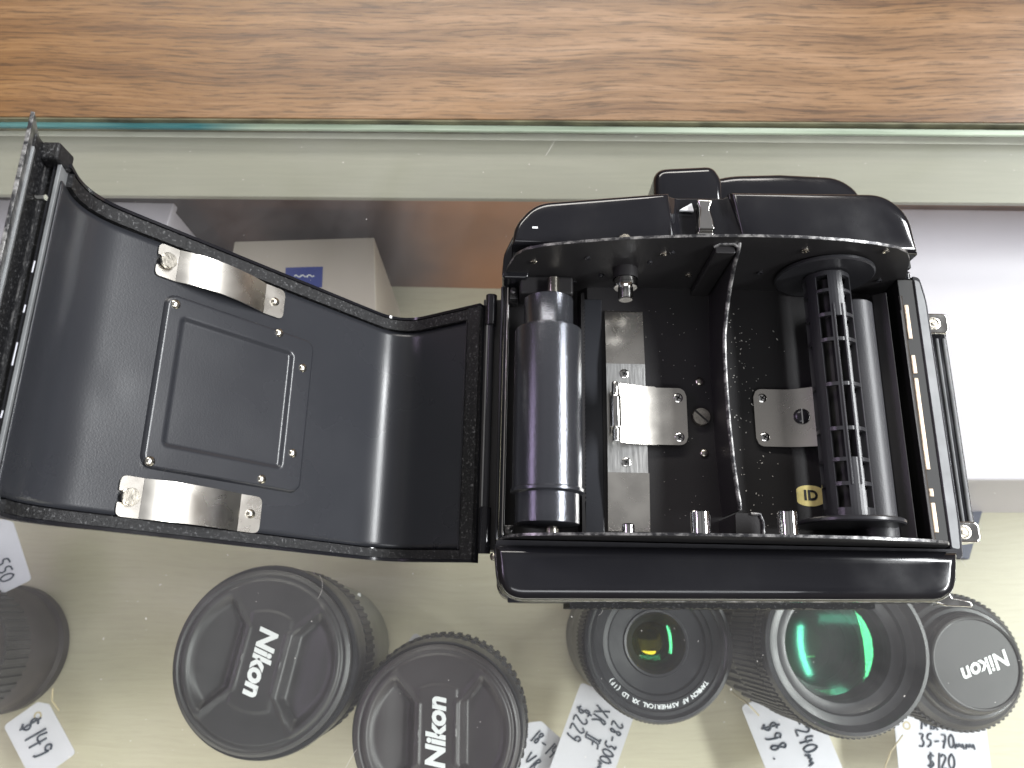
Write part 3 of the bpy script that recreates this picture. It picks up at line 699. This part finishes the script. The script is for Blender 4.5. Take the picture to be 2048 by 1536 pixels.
# ================================================================== BACK DOOR (part of the camera)
A2 = Vector((-33.5, 44.6)); E1 = Vector((-8.6, 62.6)); C3 = Vector((-93.6, 113.8)); F3 = Vector((-90.4, 126.6)); dd = (C3-A2).normalized()
d1 = (E1-A2).normalized(); d3 = (F3-C3).normalized(); L2 = (C3-A2).length; L1 = (E1-A2).length; L3 = (F3-C3).length
TA = 10.5; TC = 9.0
def dprof(s):
    def q(p0, p1, p2, t):
        P_ = p0*(1-t)**2+p1*2*t*(1-t)+p2*t*t; d_ = ((p1-p0)*(1-t)+(p2-p1)*t).normalized(); return P_, d_
    if s < -TA: P_ = A2+d1*(-s); d_ = -d1
    elif s < TA: P_, d_ = q(A2+d1*TA, A2, A2+dd*TA, (s+TA)/(2*TA))
    elif s < L2-TC: P_ = A2+dd*s; d_ = dd
    elif s < L2+TC: P_, d_ = q(C3-dd*TC, C3, C3+d3*TC, (s-(L2-TC))/(2*TC))
    else: P_ = C3+d3*(s-L2); d_ = d3
    n_ = Vector((d_.y, -d_.x))
    return P_, n_
def DP(s, t, n=0):
    P_, n_ = dprof(s); p = P_+n_*n
    return Vector((p.x, 13.4+t-(p.x+33)*.033, p.y))
def door_slab(mb, ss, t0, t1, n0, n1, mi=0, nt_=1, jit=0):
    if callable(n1): nf = n1
    else: nf = lambda s: n1
    if callable(n0): n0f = n0
    else: n0f = lambda s: n0
    W_ = nt_+1; vs_ = []; fs = []
    for s in ss:
        for k in range(W_):
            t = t0+(t1-t0)*k/nt_
            vs_.append(DP(s, t, nf(s)+(random.uniform(-jit, jit) if jit else 0)))
        vs_.append(DP(s, t1, n0f(s))); vs_.append(DP(s, t0, n0f(s)))
    R_ = W_+2
    for i in range(len(ss)-1):
        for k in range(R_):
            j = (k+1) % R_; fs.append([i*R_+k, i*R_+j, (i+1)*R_+j, (i+1)*R_+k])
    fs.append(list(range(R_))); k = R_*(len(ss)-1); fs.append([k+R_-1-i for i in range(R_)])
    mb.add(vs_, fs, mi)
def rng(a_, b_, step): n_ = max(1, int(round(abs(b_-a_)/step))); return [a_+(b_-a_)*i/n_ for i in range(n_+1)]
SEND = L2+L3
mb = MB(); door_slab(mb, rng(-L1, SEND, 1.2), -.8, 69.3, -1.6, -.35); door = mb.build('back_door', 'gloss', cam, ang=30)
# raised edge flanges
for t0, t1 in ((-.85, -.1), (68.6, 69.35)):
    mb = MB(); door_slab(mb, rng(-L1, SEND-1, 1.2), t0, t1, -.36, 1.25); mb.build('edge_flange', 'gloss', door, ang=30)
# inner liner (painted) with soft dents
mb = MB(); ss = rng(-L1+4.4, SEND, 1.2); nt_ = 44; vs_ = []; fs = []
def dent(s, t):
    g = lambda a_, b_, r_, h_: h_*math.exp(-((s-a_)**2+(t-b_)**2)/(r_*r_))
    return g(79.0, 29.5, 4.0, -.10)+g(83.5, 30, 4.0, .06)+g(2, 50, 1.2, -.05)+g(20, 30, 1, -.04)
for s in ss:
    for k in range(nt_+1):
        t = 2.6+(64.9-2.6)*k/nt_; vs_.append(DP(s, t, .3+dent(s, t)))
for i in range(len(ss)-1):
    for k in range(nt_): a_ = i*(nt_+1)+k; fs.append([a_, a_+1, a_+nt_+2, a_+nt_+1])
mb.add(vs_, fs); ln = mb.build('door_liner', 'satin', door, ang=60)
sm = ln.modifiers.new('solid', 'SOLIDIFY'); sm.thickness = .0003; sm.offset = 0
# flock light seals
mb = MB(); door_slab(mb, rng(-L1+4, SEND-3, .55), 65.3, 68.3, -.3, 1.2, nt_=5, jit=.10); mb.build('light_seal', 'foam', door)
mb = MB(); door_slab(mb, rng(-L1+4, SEND-3, .55), 0.0, 2.2, -.3, 1.2, nt_=4, jit=.10); mb.build('light_seal', 'foam', door)
mb = MB(); door_slab(mb, rng(-L1+.1, -L1+4.2, .5), -.3, 68.7, -.3, 1.1, nt_=110, jit=.10); mb.build('light_seal', 'foam', door)
mb = MB(); door_slab(mb, [-L1+4.3, -L1+4.7], 2.5, 65, 0.4, 1.3); mb.build('seal_edge', 'hinge', door)
# channel at the free edge of the door
def ch(name, pts, y0, y1, material):
    """sheet following xz polyline pts, running along the free edge"""
    mb = MB(); vs_ = []; fs = []
    pv = [Vector(p) for p in pts]; off = []
    for i in range(len(pv)):
        d = (pv[min(i+1, len(pv)-1)]-pv[max(i-1, 0)]).normalized(); off.append(pv[i]+Vector((-d.y, d.x))*.7)
    ring = pv+off[::-1]; n_ = len(ring)
    for y in (y0, y1):
        for p in ring: vs_.append((p.x, y-(p.x+33)*.033, p.y))
    fs = [list(range(n_)), list(range(n_, 2*n_))[::-1]]+[[i, (i+1) % n_, n_+(i+1) % n_, n_+i] for i in range(n_)]
    mb.add(vs_, fs); return mb.build(name, material, door, bevel=.12, bseg=2)
ch('liner_edge', [(-91.0, 123.6), (-90.3, 127.3)], 14, 84.2, 'greybar')
ch('channel_floor', [(-91.2, 125.2), (-94.2, 126.0), (-92.6, 131.5), (-91.4, 134.4)], 12.6, 83.6, 'foam')
ch('channel_ridge', [(-91.6, 133.6), (-90.9, 135.0)], 14, 80.5, 'greybar')
ch('outer_lip', [(-95.4, 118), (-93.3, 131), (-91.4, 135), (-89.4, 139.0)], 12.6, 85.2, 'worn')
mb = MB(); mb.box(-94.0, -90.0, 83.3, 87.2, 124, 129.5); mb.build('lip_end', 'foam', door, bevel=.6)
mb = MB(); mb.tube([(-93.3, 73.2, 131.8), (-88.4, 73.0, 132.6)], .55, 10); mb.build('latch_pin', 'chrome', door)
for y, l_ in ((62.5, 2.4), (53.5, 1.6), (46.0, 4.5), (33, 1.4), (24, 3.0)):
    mb = MB(); mb.tube([(-91.7, y, 127.0), (-91.7, y-l_, 127.1)], .14, 6); mb.build('paint_chip', 'paper', door)
# pressure plate : embossed sheet
mb = MB(); vs_ = []; fs = []
def rr(s, t, s0, s1, t0, t1, r):
    cx, cy = (s0+s1)/2, (t0+t1)/2; qx = abs(s-cx)-(s1-s0)/2+r; qy = abs(t-cy)-(t1-t0)/2+r
    return r-(math.hypot(max(qx, 0), max(qy, 0))+min(max(qx, qy), 0))
def sms(x): x = max(0, min(1, x)); return x*x*(3-2*x)
SS = rng(28.5, 73.2, .33); TT = rng(11.2, 56.0, .33)
for s in SS:
    for t in TT:
        d = rr(s, t, 30.3, 71.2, 13.0, 54.0, 3.2); h = -.25+1.6*sms((d+.1)/.9)
        d2 = rr(s, t, 36.8, 66.9, 18.6, 48.8, 1.3); h -= .75*sms((d2+.3)/1.2)
        vs_.append(DP(s, t, h+.22))
nT = len(TT)
for i in range(len(SS)-1):
    for k in range(nT-1):
        fs.append([i*nT+k, i*nT+k+1, (i+1)*nT+k+1, (i+1)*nT+k])
mb.add(vs_, fs); pp = mb.build('pressure_plate', 'satin', door, ang=80)
def door_X(s, t, n):
    P_ = DP(s, t, n); _, n_ = dprof(s); return axisX(P_, (n_.x, 0, n_.y))
for s, t in ((68.8, 51.2), (41.6, 52.8), (33.7, 45.6), (34.1, 23.0), (41.9, 15.2), (69.1, 14.7)):
    mb = MB(); dome(mb, door_X(s, t, 1.3), 1.15, .95); mb.build('rivet', 'nickel', door)
# leaf springs
def poly_door(mb, out, n0, n1, mi=0):
    n_ = len(out); mb.add([DP(s, t, n0) for s, t in out]+[DP(s, t, n1) for s, t in out],
        [list(range(n_))[::-1], list(range(n_, 2*n_))]+[[i, (i+1) % n_, n_+(i+1) % n_, n_+i] for i in range(n_)], mi)
for (t0, t1) in ((56.8, 64.7), (2.4, 11.0)):
    tm = (t0+t1)/2; mb = MB(); sl = rng(46.5, 69.4, .8)
    bow = lambda s: 1.1+2.7*(1-(2*((s-46.5)/22.9)-1)**2)*(.75+.25*(s-46.5)/22.9)
    door_slab(mb, sl, t0, t1, lambda s: bow(s)-.35, bow); sg = mb.build('leaf_spring', 'steel', door, ang=25)
    mb = MB(); poly_door(mb, fillet([(46.45, t0), (46.45, t1), (40.8, t1), (40.8, t0)], [0, 0, 1.7, 1.7]), .75, 1.1); mb.build('spring_foot', 'steel', door)
    mb = MB(); nw = 1.25; tp = tm-.15
    poly_door(mb, fillet([(69.45, t0), (74.3, t0), (74.3, tp-nw), (72.6, tp-nw), (72.6, tp+nw), (74.3, tp+nw), (74.3, t1), (69.45, t1)], [0, 2.2, .3, .4, .4, .3, 2.2, 0]), .75, 1.1); mb.build('spring_foot', 'steel', door)
    mb = MB(); dome(mb, door_X(43.6, tm, 1.1), 1.1, .9); mb.build('rivet', 'nickel', door)
    mb = MB(); mb.lathe([(1.2, -.4), (1.2, .9), (1.85, 1.0), (1.85, 1.7), (1.75, 1.8), (.01, 1.8)], 30, 0, door_X(72.2, tp, .9), True, False); mb.build('spring_stud', 'nickel', door)
# hinge
hg = MB()
HX, HZ = -6.2, 63.2
def hx(y): return HX-.3*(50-y)/36*.0
hg.tube([(HX, 14.2, HZ), (HX, 84.2, HZ)], 1.0, 14); hinge = hg.build('hinge', 'hinge', cam)
for y0, y1 in ((75.6, 84.4), (14.0, 25.6)):
    mb = MB(); mb.tube([(HX, y0, HZ), (HX, y1, HZ)], 1.55, 18); mb.build('hinge_knuckle', 'gloss', hinge)
mb = MB(); mb.box(-7.3, -6.9, 25.8, 75.4, 60, 64.0); mb.build('hinge_leaf', 'chrome', hinge)
mb = MB(); mb.box(-8.4, -3.2, 15, 84, 56, 61.6); mb.build('hinge_leaf', 'chamber', hinge, bevel=.3)
mb = MB(); mb.lathe([(1.1, 0), (1.3, .6), (1.0, 1.6), (.01, 1.8)], 16, 0, axisX((-3.4, 14.0, 64), (0, -1, .1)), True, False); mb.build('hinge_screw', 'nickel', hinge)

# ================================================================== LENSES IN THE CASE
GL = 'lenses standing in the glass case'
def gear(mb, R_, n_, amp, z0, z1, cx=0, cy=0, duty=.5):
    out = []
    for i in range(n_):
        for f_, r_ in ((0, R_), (duty*.8, R_), (duty, R_-amp), (.92, R_-amp)):
            t = 2*PI*(i+f_)/n_; out.append((cx+r_*math.cos(t), cy+r_*math.sin(t)))
    N_ = len(out); ri = R_-amp-1.6; inn = []
    for i in range(N_):
        t = math.atan2(out[i][1]-cy, out[i][0]-cx); inn.append((cx+ri*math.cos(t), cy+ri*math.sin(t)))
    vs_ = [(x, y, z0) for x, y in out]+[(x, y, z1) for x, y in out]+[(x, y, z0) for x, y in inn]+[(x, y, z1) for x, y in inn]
    fs = []
    for i in range(N_):
        j = (i+1) % N_
        fs += [[i, j, N_+j, N_+i], [2*N_+i, 3*N_+i, 3*N_+j, 2*N_+j], [N_+i, N_+j, 3*N_+j, 3*N_+i], [i, 2*N_+i, 2*N_+j, j]]
    mb.add(vs_, fs)
def pinch_cap(R_, z, ang, parent, material, text='Nikon', tsize=8.2):
    """snap-on cap: height field with two finger recesses; text runs along local v"""
    mb = MB(); nr, na = 58, 150; vs_ = [(0, 0, z)]; fs = []
    ca, sa = math.cos(ang), math.sin(ang)
    def h(x, y):
        v = x*ca+y*sa; u = -x*sa+y*ca; rho = math.hypot(x, y)/R_; U_ = abs(u)/R_; V_ = abs(v)/R_
        d = min(U_-.27, (.34+(U_-.27)*1.15)-V_, .84-rho)
        hh = 0
        hh -= 3.4*sms(d/.10)*(1-.72*sms((U_-.36)/.42))
        hh += .75*sms((d+.09)/.05)*(1-sms((d+.01)/.05))
        dc = min(.25-U_, .56-rho); hh += .5*sms(dc/.03)
        hh -= .7*sms((rho-.88)/.03)*(1-sms((rho-.925)/.02))
        hh -= .9*sms((rho-.955)/.045)
        return hh
    for i in range(1, nr+1):
        r = R_*i/nr
        for j in range(na):
            t = 2*PI*j/na; x, y = r*math.cos(t), r*math.sin(t); vs_.append((x, y, z+h(x, y)))
    for j in range(na): fs.append([0, 1+j, 1+(j+1) % na])
    for i in range(nr-1):
        for j in range(na):
            k = (j+1) % na; a_ = 1+i*na; b_ = 1+(i+1)*na; fs.append([a_+j, b_+j, b_+k, a_+k])
    k0 = len(vs_)
    for j in range(na): t = 2*PI*j/na; vs_.append((R_*math.cos(t), R_*math.sin(t), z-4.5))
    for j in range(na): k = (j+1) % na; b_ = 1+(nr-1)*na; fs.append([b_+j, k0+j, k0+k, b_+k])
    mb.add(vs_, fs); c = mb.build('lens_cap', material, parent, ang=55)
    text_mesh('lettering', text, tsize, 'white', c, TR((0, 0, z+.75))@Matrix.Rotation(ang, 4, 'Z'), bold=.36, shear=.22, extr=.18, spacing=.98)
    return c
def lensroot(x, y, label, cat='camera lens', tilt=(0, 0)):
    X = TR((x, y, -139.9))@Matrix.Rotation(math.radians(tilt[0]), 4, 'X')@Matrix.Rotation(math.radians(tilt[1]), 4, 'Y')
    return thing('camera_lens', label, cat, group=GL, X=X)

# lens A : big capped lens left of centre
l = lensroot(-87.5, -18.5, 'large capped lens with white lettering on its cap, standing alone below the open door')
mb = MB(); mb.lathe([(27, 0), (29.5, 1), (30, 14), (31.5, 40), (32.5, 62), (32.5, 66)], 96, 0); mb.build('lower_barrel', 'greybase', l)
mb = MB(); gear(mb, 33.4, 64, .7, 66, 84); mb.build('focus_ring', 'rubber', l)
mb = MB(); mb.lathe([(32.2, 84), (33.0, 84.5), (33.4, 92), (33.4, 101), (33.6, 104), (33.2, 105), (31.8, 105), (31.8, 100)], 96, 0, cap1=False); mb.build('barrel', 'lensmetal', l)
pinch_cap(31.6, 109.9, math.radians(-100), l, 'capplastic', tsize=9.4)
mb = MB(); mb.lathe([(.9, 0), (.9, .6), (.01, .7)], 16, 0, TR((20, 24.5, 40))@Matrix.Rotation(.9, 4, 'Y'), True, False); mb.build('index_dot', 'white', l)

# lens B
l = lensroot(-24.0, -41.5, 'brownish black capped lens with ribbed zoom ring, cut off by the bottom edge')
mb = MB(); mb.lathe([(26, 0), (29, 1), (31, 30), (32, 60)], 96, 0); mb.build('lower_barrel', 'lensmetal', l)
mb = MB(); gear(mb, 33.2, 58, .9, 60, 74); mb.build('zoom_ring', 'rubber', l)
mb = MB(); gear(mb, 32.8, 58, .9, 75.5, 88); mb.build('zoom_ring', 'rubber', l)
mb = MB(); mb.lathe([(31.6, 88), (31.8, 90), (31.2, 99), (30.6, 101.5), (30.0, 101.5), (30.0, 96)], 96, 0, cap1=False); mb.build('barrel', 'lensmetal', l)
pinch_cap(29.6, 105.4, math.radians(91.5), l, 'capdark', tsize=9.4)

def front_elements(root, z, rg, coats, depth=10, mat_ring='lensmetal'):
    """glass stack inside a bore"""
    for k, (rc, zz, bulge, m_) in enumerate(coats):
        prof = [(rc*math.sin(t), zz+bulge*math.cos(t)/1.0) for t in [PI/2*i/14 for i in range(14, 0, -1)]]
        prof = [(rc*i/14, zz+bulge*(1-(i/14)**2)) for i in range(14, 0, -1)]+[(.01, zz+bulge)]
        mb = MB(); mb.lathe(prof, 64, 0, None, False, False); mb.build('glass_element', m_, root, ang=80)

# lens C : open wide front, small amber centre, ring lettering
l = lensroot(57.4, -10.2, 'uncapped lens with small amber-glinting glass and white lettering round its front ring')
mb = MB(); mb.lathe([(26, 0), (28, 1), (28.2, 92.5)], 96, 0, cap1=False); mb.build('lower_barrel', 'lensmetal', l)
mb = MB(); gear(mb, 28.8, 110, .5, 70, 92.5); mb.build('zoom_ring', 'rubber', l)
mb = MB(); mb.lathe([(28.2, 92.5), (28.4, 94.2), (27.8, 95.2), (26.8, 95.4), (26.2, 94.2), (25.6, 93.8), (24.4, 93.9), (23.9, 93.3), (21.0, 93.1), (20.6, 92.4), (18.9, 92.0), (18.2, 91.0), (12.6, 90.0), (12.2, 90.6), (11.4, 90.4), (10.8, 88.0), (9.6, 84), (8.4, 82), (6.3, 78), (5.9, 72)], 96, 0, cap0=False, cap1=False); fr = mb.build('front_ring', 'lensmetal', l, ang=25)
mb = MB(); mb.lathe([(6.0, 72.2), (.01, 72.2)], 32, 0, None, False, False); mb.build('lens_bore', 'bore', l)
front_elements(l, 0, 0, [(11.3, 86.3, 3.4, 'coatgreen'), (8.2, 80.5, 2.4, 'coatamber'), (5.9, 74.0, 2.0, 'coatteal')])
def ring_text(root, body, R_, a0, a1, z, size):
    # letters upside down along the bottom of the ring, reading right to left
    n_ = len(body)
    for i, c in enumerate(body):
        if c == ' ': continue
        a_ = math.radians(a0+(a1-a0)*i/(n_-1)); yield c, a_
MBt = MB()
for c, a_ in ring_text(fr, 'TAMRON AF ASPHERICAL XR LD (IF)', 22.4, -38, -143, 0, 2.4):
    cu = bpy.data.curves.new('t', 'FONT'); cu.body = c; cu.size = 2.2; cu.offset = .07; cu.align_x = 'CENTER'; cu.align_y = 'CENTER'; cu.extrude = .03; cu.resolution_u = 2
    t_ = bpy.data.objects.new('tmp_text', cu); COL.objects.link(t_); bpy.context.view_layer.update()
    me0 = bpy.data.meshes.new_from_object(t_.evaluated_get(bpy.context.evaluated_depsgraph_get()))
    Xl = TR((22.4*math.cos(a_), 22.4*math.sin(a_), 93.35))@Matrix.Rotation(a_-PI/2, 4, 'Z')
    MBt.add([v.co.copy() for v in me0.vertices], [list(p.vertices) for p in me0.polygons], 0, Xl)
    bpy.data.objects.remove(t_); bpy.data.meshes.remove(me0)
MBt.build('lettering', 'white', fr)

# lens D : big open front with green reflections
l = lensroot(122.6, -9.8, 'uncapped lens with large green-reflecting front glass and knurled rings, near the bottom right')
mb = MB(); mb.lathe([(25, 0), (26.5, 1), (27, 62), (29, 63)], 96, 0, cap1=False); mb.build('lower_barrel', 'lensmetal', l)
mb = MB(); gear(mb, 29.0, 40, 1.4, 32, 62); mb.build('zoom_ring', 'rubber', l)
mb = MB(); gear(mb, 30.2, 84, .8, 64, 96); mb.build('focus_ring', 'rubber', l)
mb = MB(); mb.lathe([(29.4, 62), (29.4, 98), (30.0, 99.5), (30.2, 108), (29.4, 109.9), (28.2, 110), (27.6, 108.0), (26.4, 106), (25.2, 105.5), (23.6, 105.2), (23.0, 103.5), (21.0, 102.2), (19.6, 101.9), (19.2, 101.0), (18.9, 98), (18.6, 84), (14, 60)], 96, 0, cap0=False, cap1=False); fr = mb.build('front_ring', 'lensmetal', l, ang=25)
mb = MB(); gear(mb, 30.8, 100, .7, 99.6, 107.2); mb.build('knurled_ring', 'rubber', l)
mb = MB(); mb.lathe([(14.2, 60.2), (.01, 60.2)], 48, 0, None, False, False); mb.build('lens_bore', 'bore', l)
mb = MB(); mb.lathe([(18.6, 86), (15.5, 85), (15, 83), (14.6, 70)], 64, 0, None, False, False); mb.build('inner_ring', 'bore', l)
front_elements(l, 0, 0, [(18.9, 97.0, 2.6, 'coatgreen'), (18.3, 88, -5.5, 'coatteal'), (14.8, 74, 6.0, 'coatsoft')])

# lens E : small lens with pressed cap, far right
l = lensroot(172.0, -14.6, 'short capped lens with plain round cap and knurled outer ring, at the far right edge')
mb = MB(); mb.lathe([(22, 0), (24, 1), (24, 60), (23.6, 78)], 96, 0); mb.build('lower_barrel', 'lensmetal', l)
mb = MB(); gear(mb, 25.2, 72, .8, 78, 91); mb.build('focus_ring', 'rubber', l)
mb = MB(); mb.lathe([(24.2, 91), (24.0, 92.5), (22.4, 94.5), (20.6, 95.2), (20.2, 97.5), (19.6, 98.2), (18.4, 98.4), (17.6, 101.2), (17.0, 101.8), (16.4, 101.8)], 96, 0, cap0=False, cap1=False); mb.build('barrel', 'lensmetal', l, ang=25)
mb = MB(); mb.lathe([(16.9, 99), (16.9, 103.2), (16.5, 104.2), (15.9, 104.5), (15.5, 104.4), (15.3, 103.9), (.01, 103.9)], 96, 0, None, True, False); cp = mb.build('lens_cap', 'capplastic', l, ang=25)
text_mesh('lettering', 'Nikon', 7.6, 'white', cp, TR((3.2, -.6, 104.05))@Matrix.Rotation(math.radians(202.5), 4, 'Z'), bold=.22, shear=.2, extr=.08)

# lens F : dark barrel at the left edge
l = lensroot(-245, -22, 'plain dark brown-black lens barrel cut off by the left edge of the picture')
mb = MB(); mb.lathe([(29, 0), (30, 1), (30, 6), (28.6, 8), (28.4, 22), (27.6, 24), (27.4, 55), (26, 57), (24, 57.5), (.01, 57)], 96, 0, None, True, False); mb.build('barrel', 'capdark', l, ang=25)
mb = MB(); gear(mb, 28.6, 46, .8, 30, 48); mb.build('focus_ring', 'rubber', l)

# ================================================================== PRICE TAGS
GL_ = {
 '$': [[(.85, 1.15), (.5, 1.3), (.15, 1.1), (.3, .8), (.75, .65), (.8, .35), (.4, .15), (.1, .35)], [(.5, 1.5), (.45, 0)]],
 '0': [[(.5, 1.4), (.15, 1.1), (.1, .5), (.4, .05), (.8, .3), (.85, 1.0), (.5, 1.4)]],
 '1': [[(.5, 1.45), (.45, .0)]],
 '2': [[(.1, 1.1), (.4, 1.4), (.8, 1.1), (.55, .6), (.1, .08), (.9, .1)]],
 '3': [[(.15, 1.35), (.75, 1.35), (.4, .85), (.8, .6), (.65, .1), (.1, .15)]],
 '4': [[(.3, 1.4), (.15, .65), (.9, .7)], [(.75, 1.2), (.65, .0)]],
 '5': [[(.85, 1.4), (.3, 1.35), (.2, .85), (.7, .8), (.75, .3), (.15, .1)]],
 '7': [[(.1, 1.35), (.85, 1.35), (.4, .0)], [(.3, .7), (.75, .75)]],
 '8': [[(.75, 1.2), (.4, 1.4), (.2, 1.1), (.75, .5), (.5, .05), (.15, .35), (.75, 1.2)]],
 '9': [[(.75, 1.1), (.35, 1.35), (.15, .95), (.55, .75), (.75, 1.1), (.6, .1), (.4, 0)]],
 '-': [[(.2, .65), (.8, .7)]], '.': [[(.4, .02), (.5, .08)]],
 'm': [[(.0, 0), (.12, .6), (.35, .1), (.55, .6), (.8, .1), (1.0, .6), (1.2, 0)]],
 'V': [[(.05, 1.3), (.4, 0), (.85, 1.35)]], 'R': [[(.15, 0), (.25, 1.35), (.75, 1.15), (.3, .7), (.85, 0)]],
 'X': [[(.1, 1.3), (.85, 0)], [(.85, 1.3), (.1, 0)]], 'I': [[(.5, 1.35), (.45, 0)], [(.2, 1.35), (.8, 1.35)], [(.15, 0), (.75, 0)]],
 'F': [[(.2, 0), (.25, 1.3), (.9, 1.35)], [(.25, .75), (.7, .8)]],
 'N': [[(.1, 0), (.2, 1.3), (.75, .05), (.9, 1.4)]], 'i': [[(.4, .8), (.4, 0)], [(.4, 1.05), (.42, 1.12)]],
 'k': [[(.2, 0), (.25, 1.35)], [(.7, .8), (.28, .4), (.75, 0)]], 'o': [[(.5, .8), (.15, .5), (.4, .05), (.8, .4), (.5, .8)]],
 'n': [[(.1, 0), (.15, .75), (.3, .6), (.65, .75), (.75, 0)]], 'A': [[(.05, 0), (.45, 1.35), (.85, 0)], [(.2, .5), (.7, .5)]],
}
def write(mb, body, x, y, h_, X, r=.32, adv=.78):
    s_ = h_/1.4
    for c in body:
        for st_ in GL_.get(c, []):
            pts = [Vector((x+s_*(px*.75+.08*py)+random.uniform(-.03, .03)*s_, y+s_*(py-.7), .3)) for px, py in st_]
            # smooth a little
            q = []
            for i in range(len(pts)-1): q += [pts[i].lerp(pts[i+1], k/3) for k in range(3)]
            q.append(pts[-1])
            if len(q) > 5: q = [q[0]]+[(q[i-1]+q[i]+q[i+1])/3 for i in range(1, len(q)-1)]+[q[-1]]
            mb.tube([X@p for p in q], r, 5)
        x += s_*adv*(.55 if c in '1iI.' else 1.45 if c == 'm' else 1)
def tagobj(x, y, z, ang, w, h_, lines, label, pen='pen', tilt=(0, 0), strings=None, hole=True, r=.32):
    """tag card, local +x is the writing direction"""
    X = TR((x, y, z))@Matrix.Rotation(math.radians(ang), 4, 'Z')@Matrix.Rotation(math.radians(tilt[0]), 4, 'X')@Matrix.Rotation(math.radians(tilt[1]), 4, 'Y')
    root = thing('price_tag', label, 'price tag', group='handwritten price tags on the lenses', X=X)
    mb = MB(); c = 4.0
    out = fillet([(-w/2, -h_/2), (w/2, -h_/2), (w/2, h_/2-c*.0), (-w/2+c, h_/2), (-w/2, h_/2-c)], [2, 2, 2, .8, .8])
    mb.prism(out, -.2, .12); mb.build('card', 'paper', root)
    if hole:
        mb = MB(); mb.lathe([(1.9, .13), (1.9, .2), (1.1, .2), (1.1, .13)], 20, 0, TR((-w/2+5.5, h_/2-6.5, 0)), False, False); mb.build('eyelet', 'string', root)
    mb = MB()
    for body, lx, ly, sz in lines: write(mb, body, lx, ly, sz, Matrix.Identity(4), r)
    mb.build('handwriting', pen, root)
    if strings:
        mb = MB(); mb.tube([X.inverted()@Vector(p) for p in strings], .35, 6); mb.build('string', 'string', root)
    return root
tagobj(-212, -60, -122, -52, 30, 21, [('$149', -11, -.5, 9.5)], 'white price tag reading $149 at the bottom left corner', strings=[(-205, -47.5, -121), (-203, -42, -110), (-198, -36, -100)], r=.5)
tagobj(-243, 19, -112, -62, 34, 26, [('550', 1, 3, 7), ('27', 5, -6, 7)], 'white price tag poking in at the left edge above the dark barrel', hole=False, r=.4)
tagobj(-43.5, -19, -120, 55, 15, 10, [('9', -3, 0, 6)], 'corner of a white tag with a blue pen mark behind the brownish capped lens', pen='pen2', hole=False)
tagobj(20, -64, -118, -38, 34, 22, [('18-140', -13, 4.5, 6), ('VR', -9, -4.5, 6.5)], 'white price tag reading 18-140 VR leaning on the brownish capped lens', hole=False, r=.4)
tagobj(38.5, -56, -112, -111, 46, 27, [('28-300mm', -14, 8.0, 5.6), ('XR IF', -17, 0, 7), ('$229', -14, -8, 7)], 'white price tag reading 28-300mm XR IF $229 below the amber-glinting lens', hole=False, r=.42, tilt=(0, 4))
tagobj(131, -52.5, -120, -70, 40, 33, [('$98.', -10, -7.5, 8), ('70-240m', -15, 6, 7)], 'white price tag reading $98 hanging below the green-reflecting lens', hole=False, r=.5, strings=[(104, -33, -118), (110, -38, -112), (116, -43, -118)])
tagobj(199.5, -56, -120, -1, 42, 32, [('Nikon', -9, 11.2, 6), ('35-70mm', -11, 3.5, 6.0), ('$120.', -8, -5.0, 6.6)], 'white price tag reading 35-70mm $120 below the short capped lens at far right', r=.45, strings=[(181, -50, -118), (172, -56, -112), (171, -64, -118), (178, -70, -120)])
mb = MB(); mb.tube([(222+4*math.sin(i*.5), -76+3.0*math.cos(i*.5)+i*.3, -138) for i in range(16)], .7, 7)
tag(mb.build('string_loop', 'string', base=(222, -76, -139.9)), 'loop of tan string lying on the shelf at the bottom right corner', 'string')

# ================================================================== DUST
mb = MB()
def fleck(x, y, z, r):
    a_ = random.uniform(0, PI); ex = random.uniform(1, 2.6)
    mb.prism([(x+r*(ex*math.cos(t)*math.cos(a_)-math.sin(t)*math.sin(a_)), y+r*(ex*math.cos(t)*math.sin(a_)+math.sin(t)*math.cos(a_))) for t in [k*PI/3 for k in range(6)]], z, z+.06)
for i in range(260):
    fleck(random.uniform(-210, 210), random.uniform(-80, 180), .01, random.choice([.08, .1, .12, .18]))
for i in range(8):      # fibres
    x, y = random.uniform(-190, 200), random.uniform(-70, 175); a_ = random.uniform(0, 6.28); k_ = random.uniform(-.5, .5); p = []
    for j in range(9): p.append((x, y, .15)); x += 1.0*math.cos(a_); y += 1.0*math.sin(a_); a_ += k_
    mb.tube(p, .05, 4)
o = mb.build('dust', 'dust'); o['kind'] = 'stuff'
mb = MB()
for i in range(150):
    x = random.gauss(62, 5.5); y = random.uniform(22, 82)
    if 54.6 < x < 80: fleck(x, y, zf(x)+.15, random.choice([.06, .08, .1, .14]))
for i in range(40):
    x = random.uniform(36, 53); y = random.uniform(22, 82); fleck(x, y, zf(x)+.15, .06)
mb.build('dust', 'dust', cam)['kind'] = 'stuff'

S.render.engine = 'CYCLES'
S.cycles.max_bounces = 10; S.cycles.transparent_max_bounces = 24
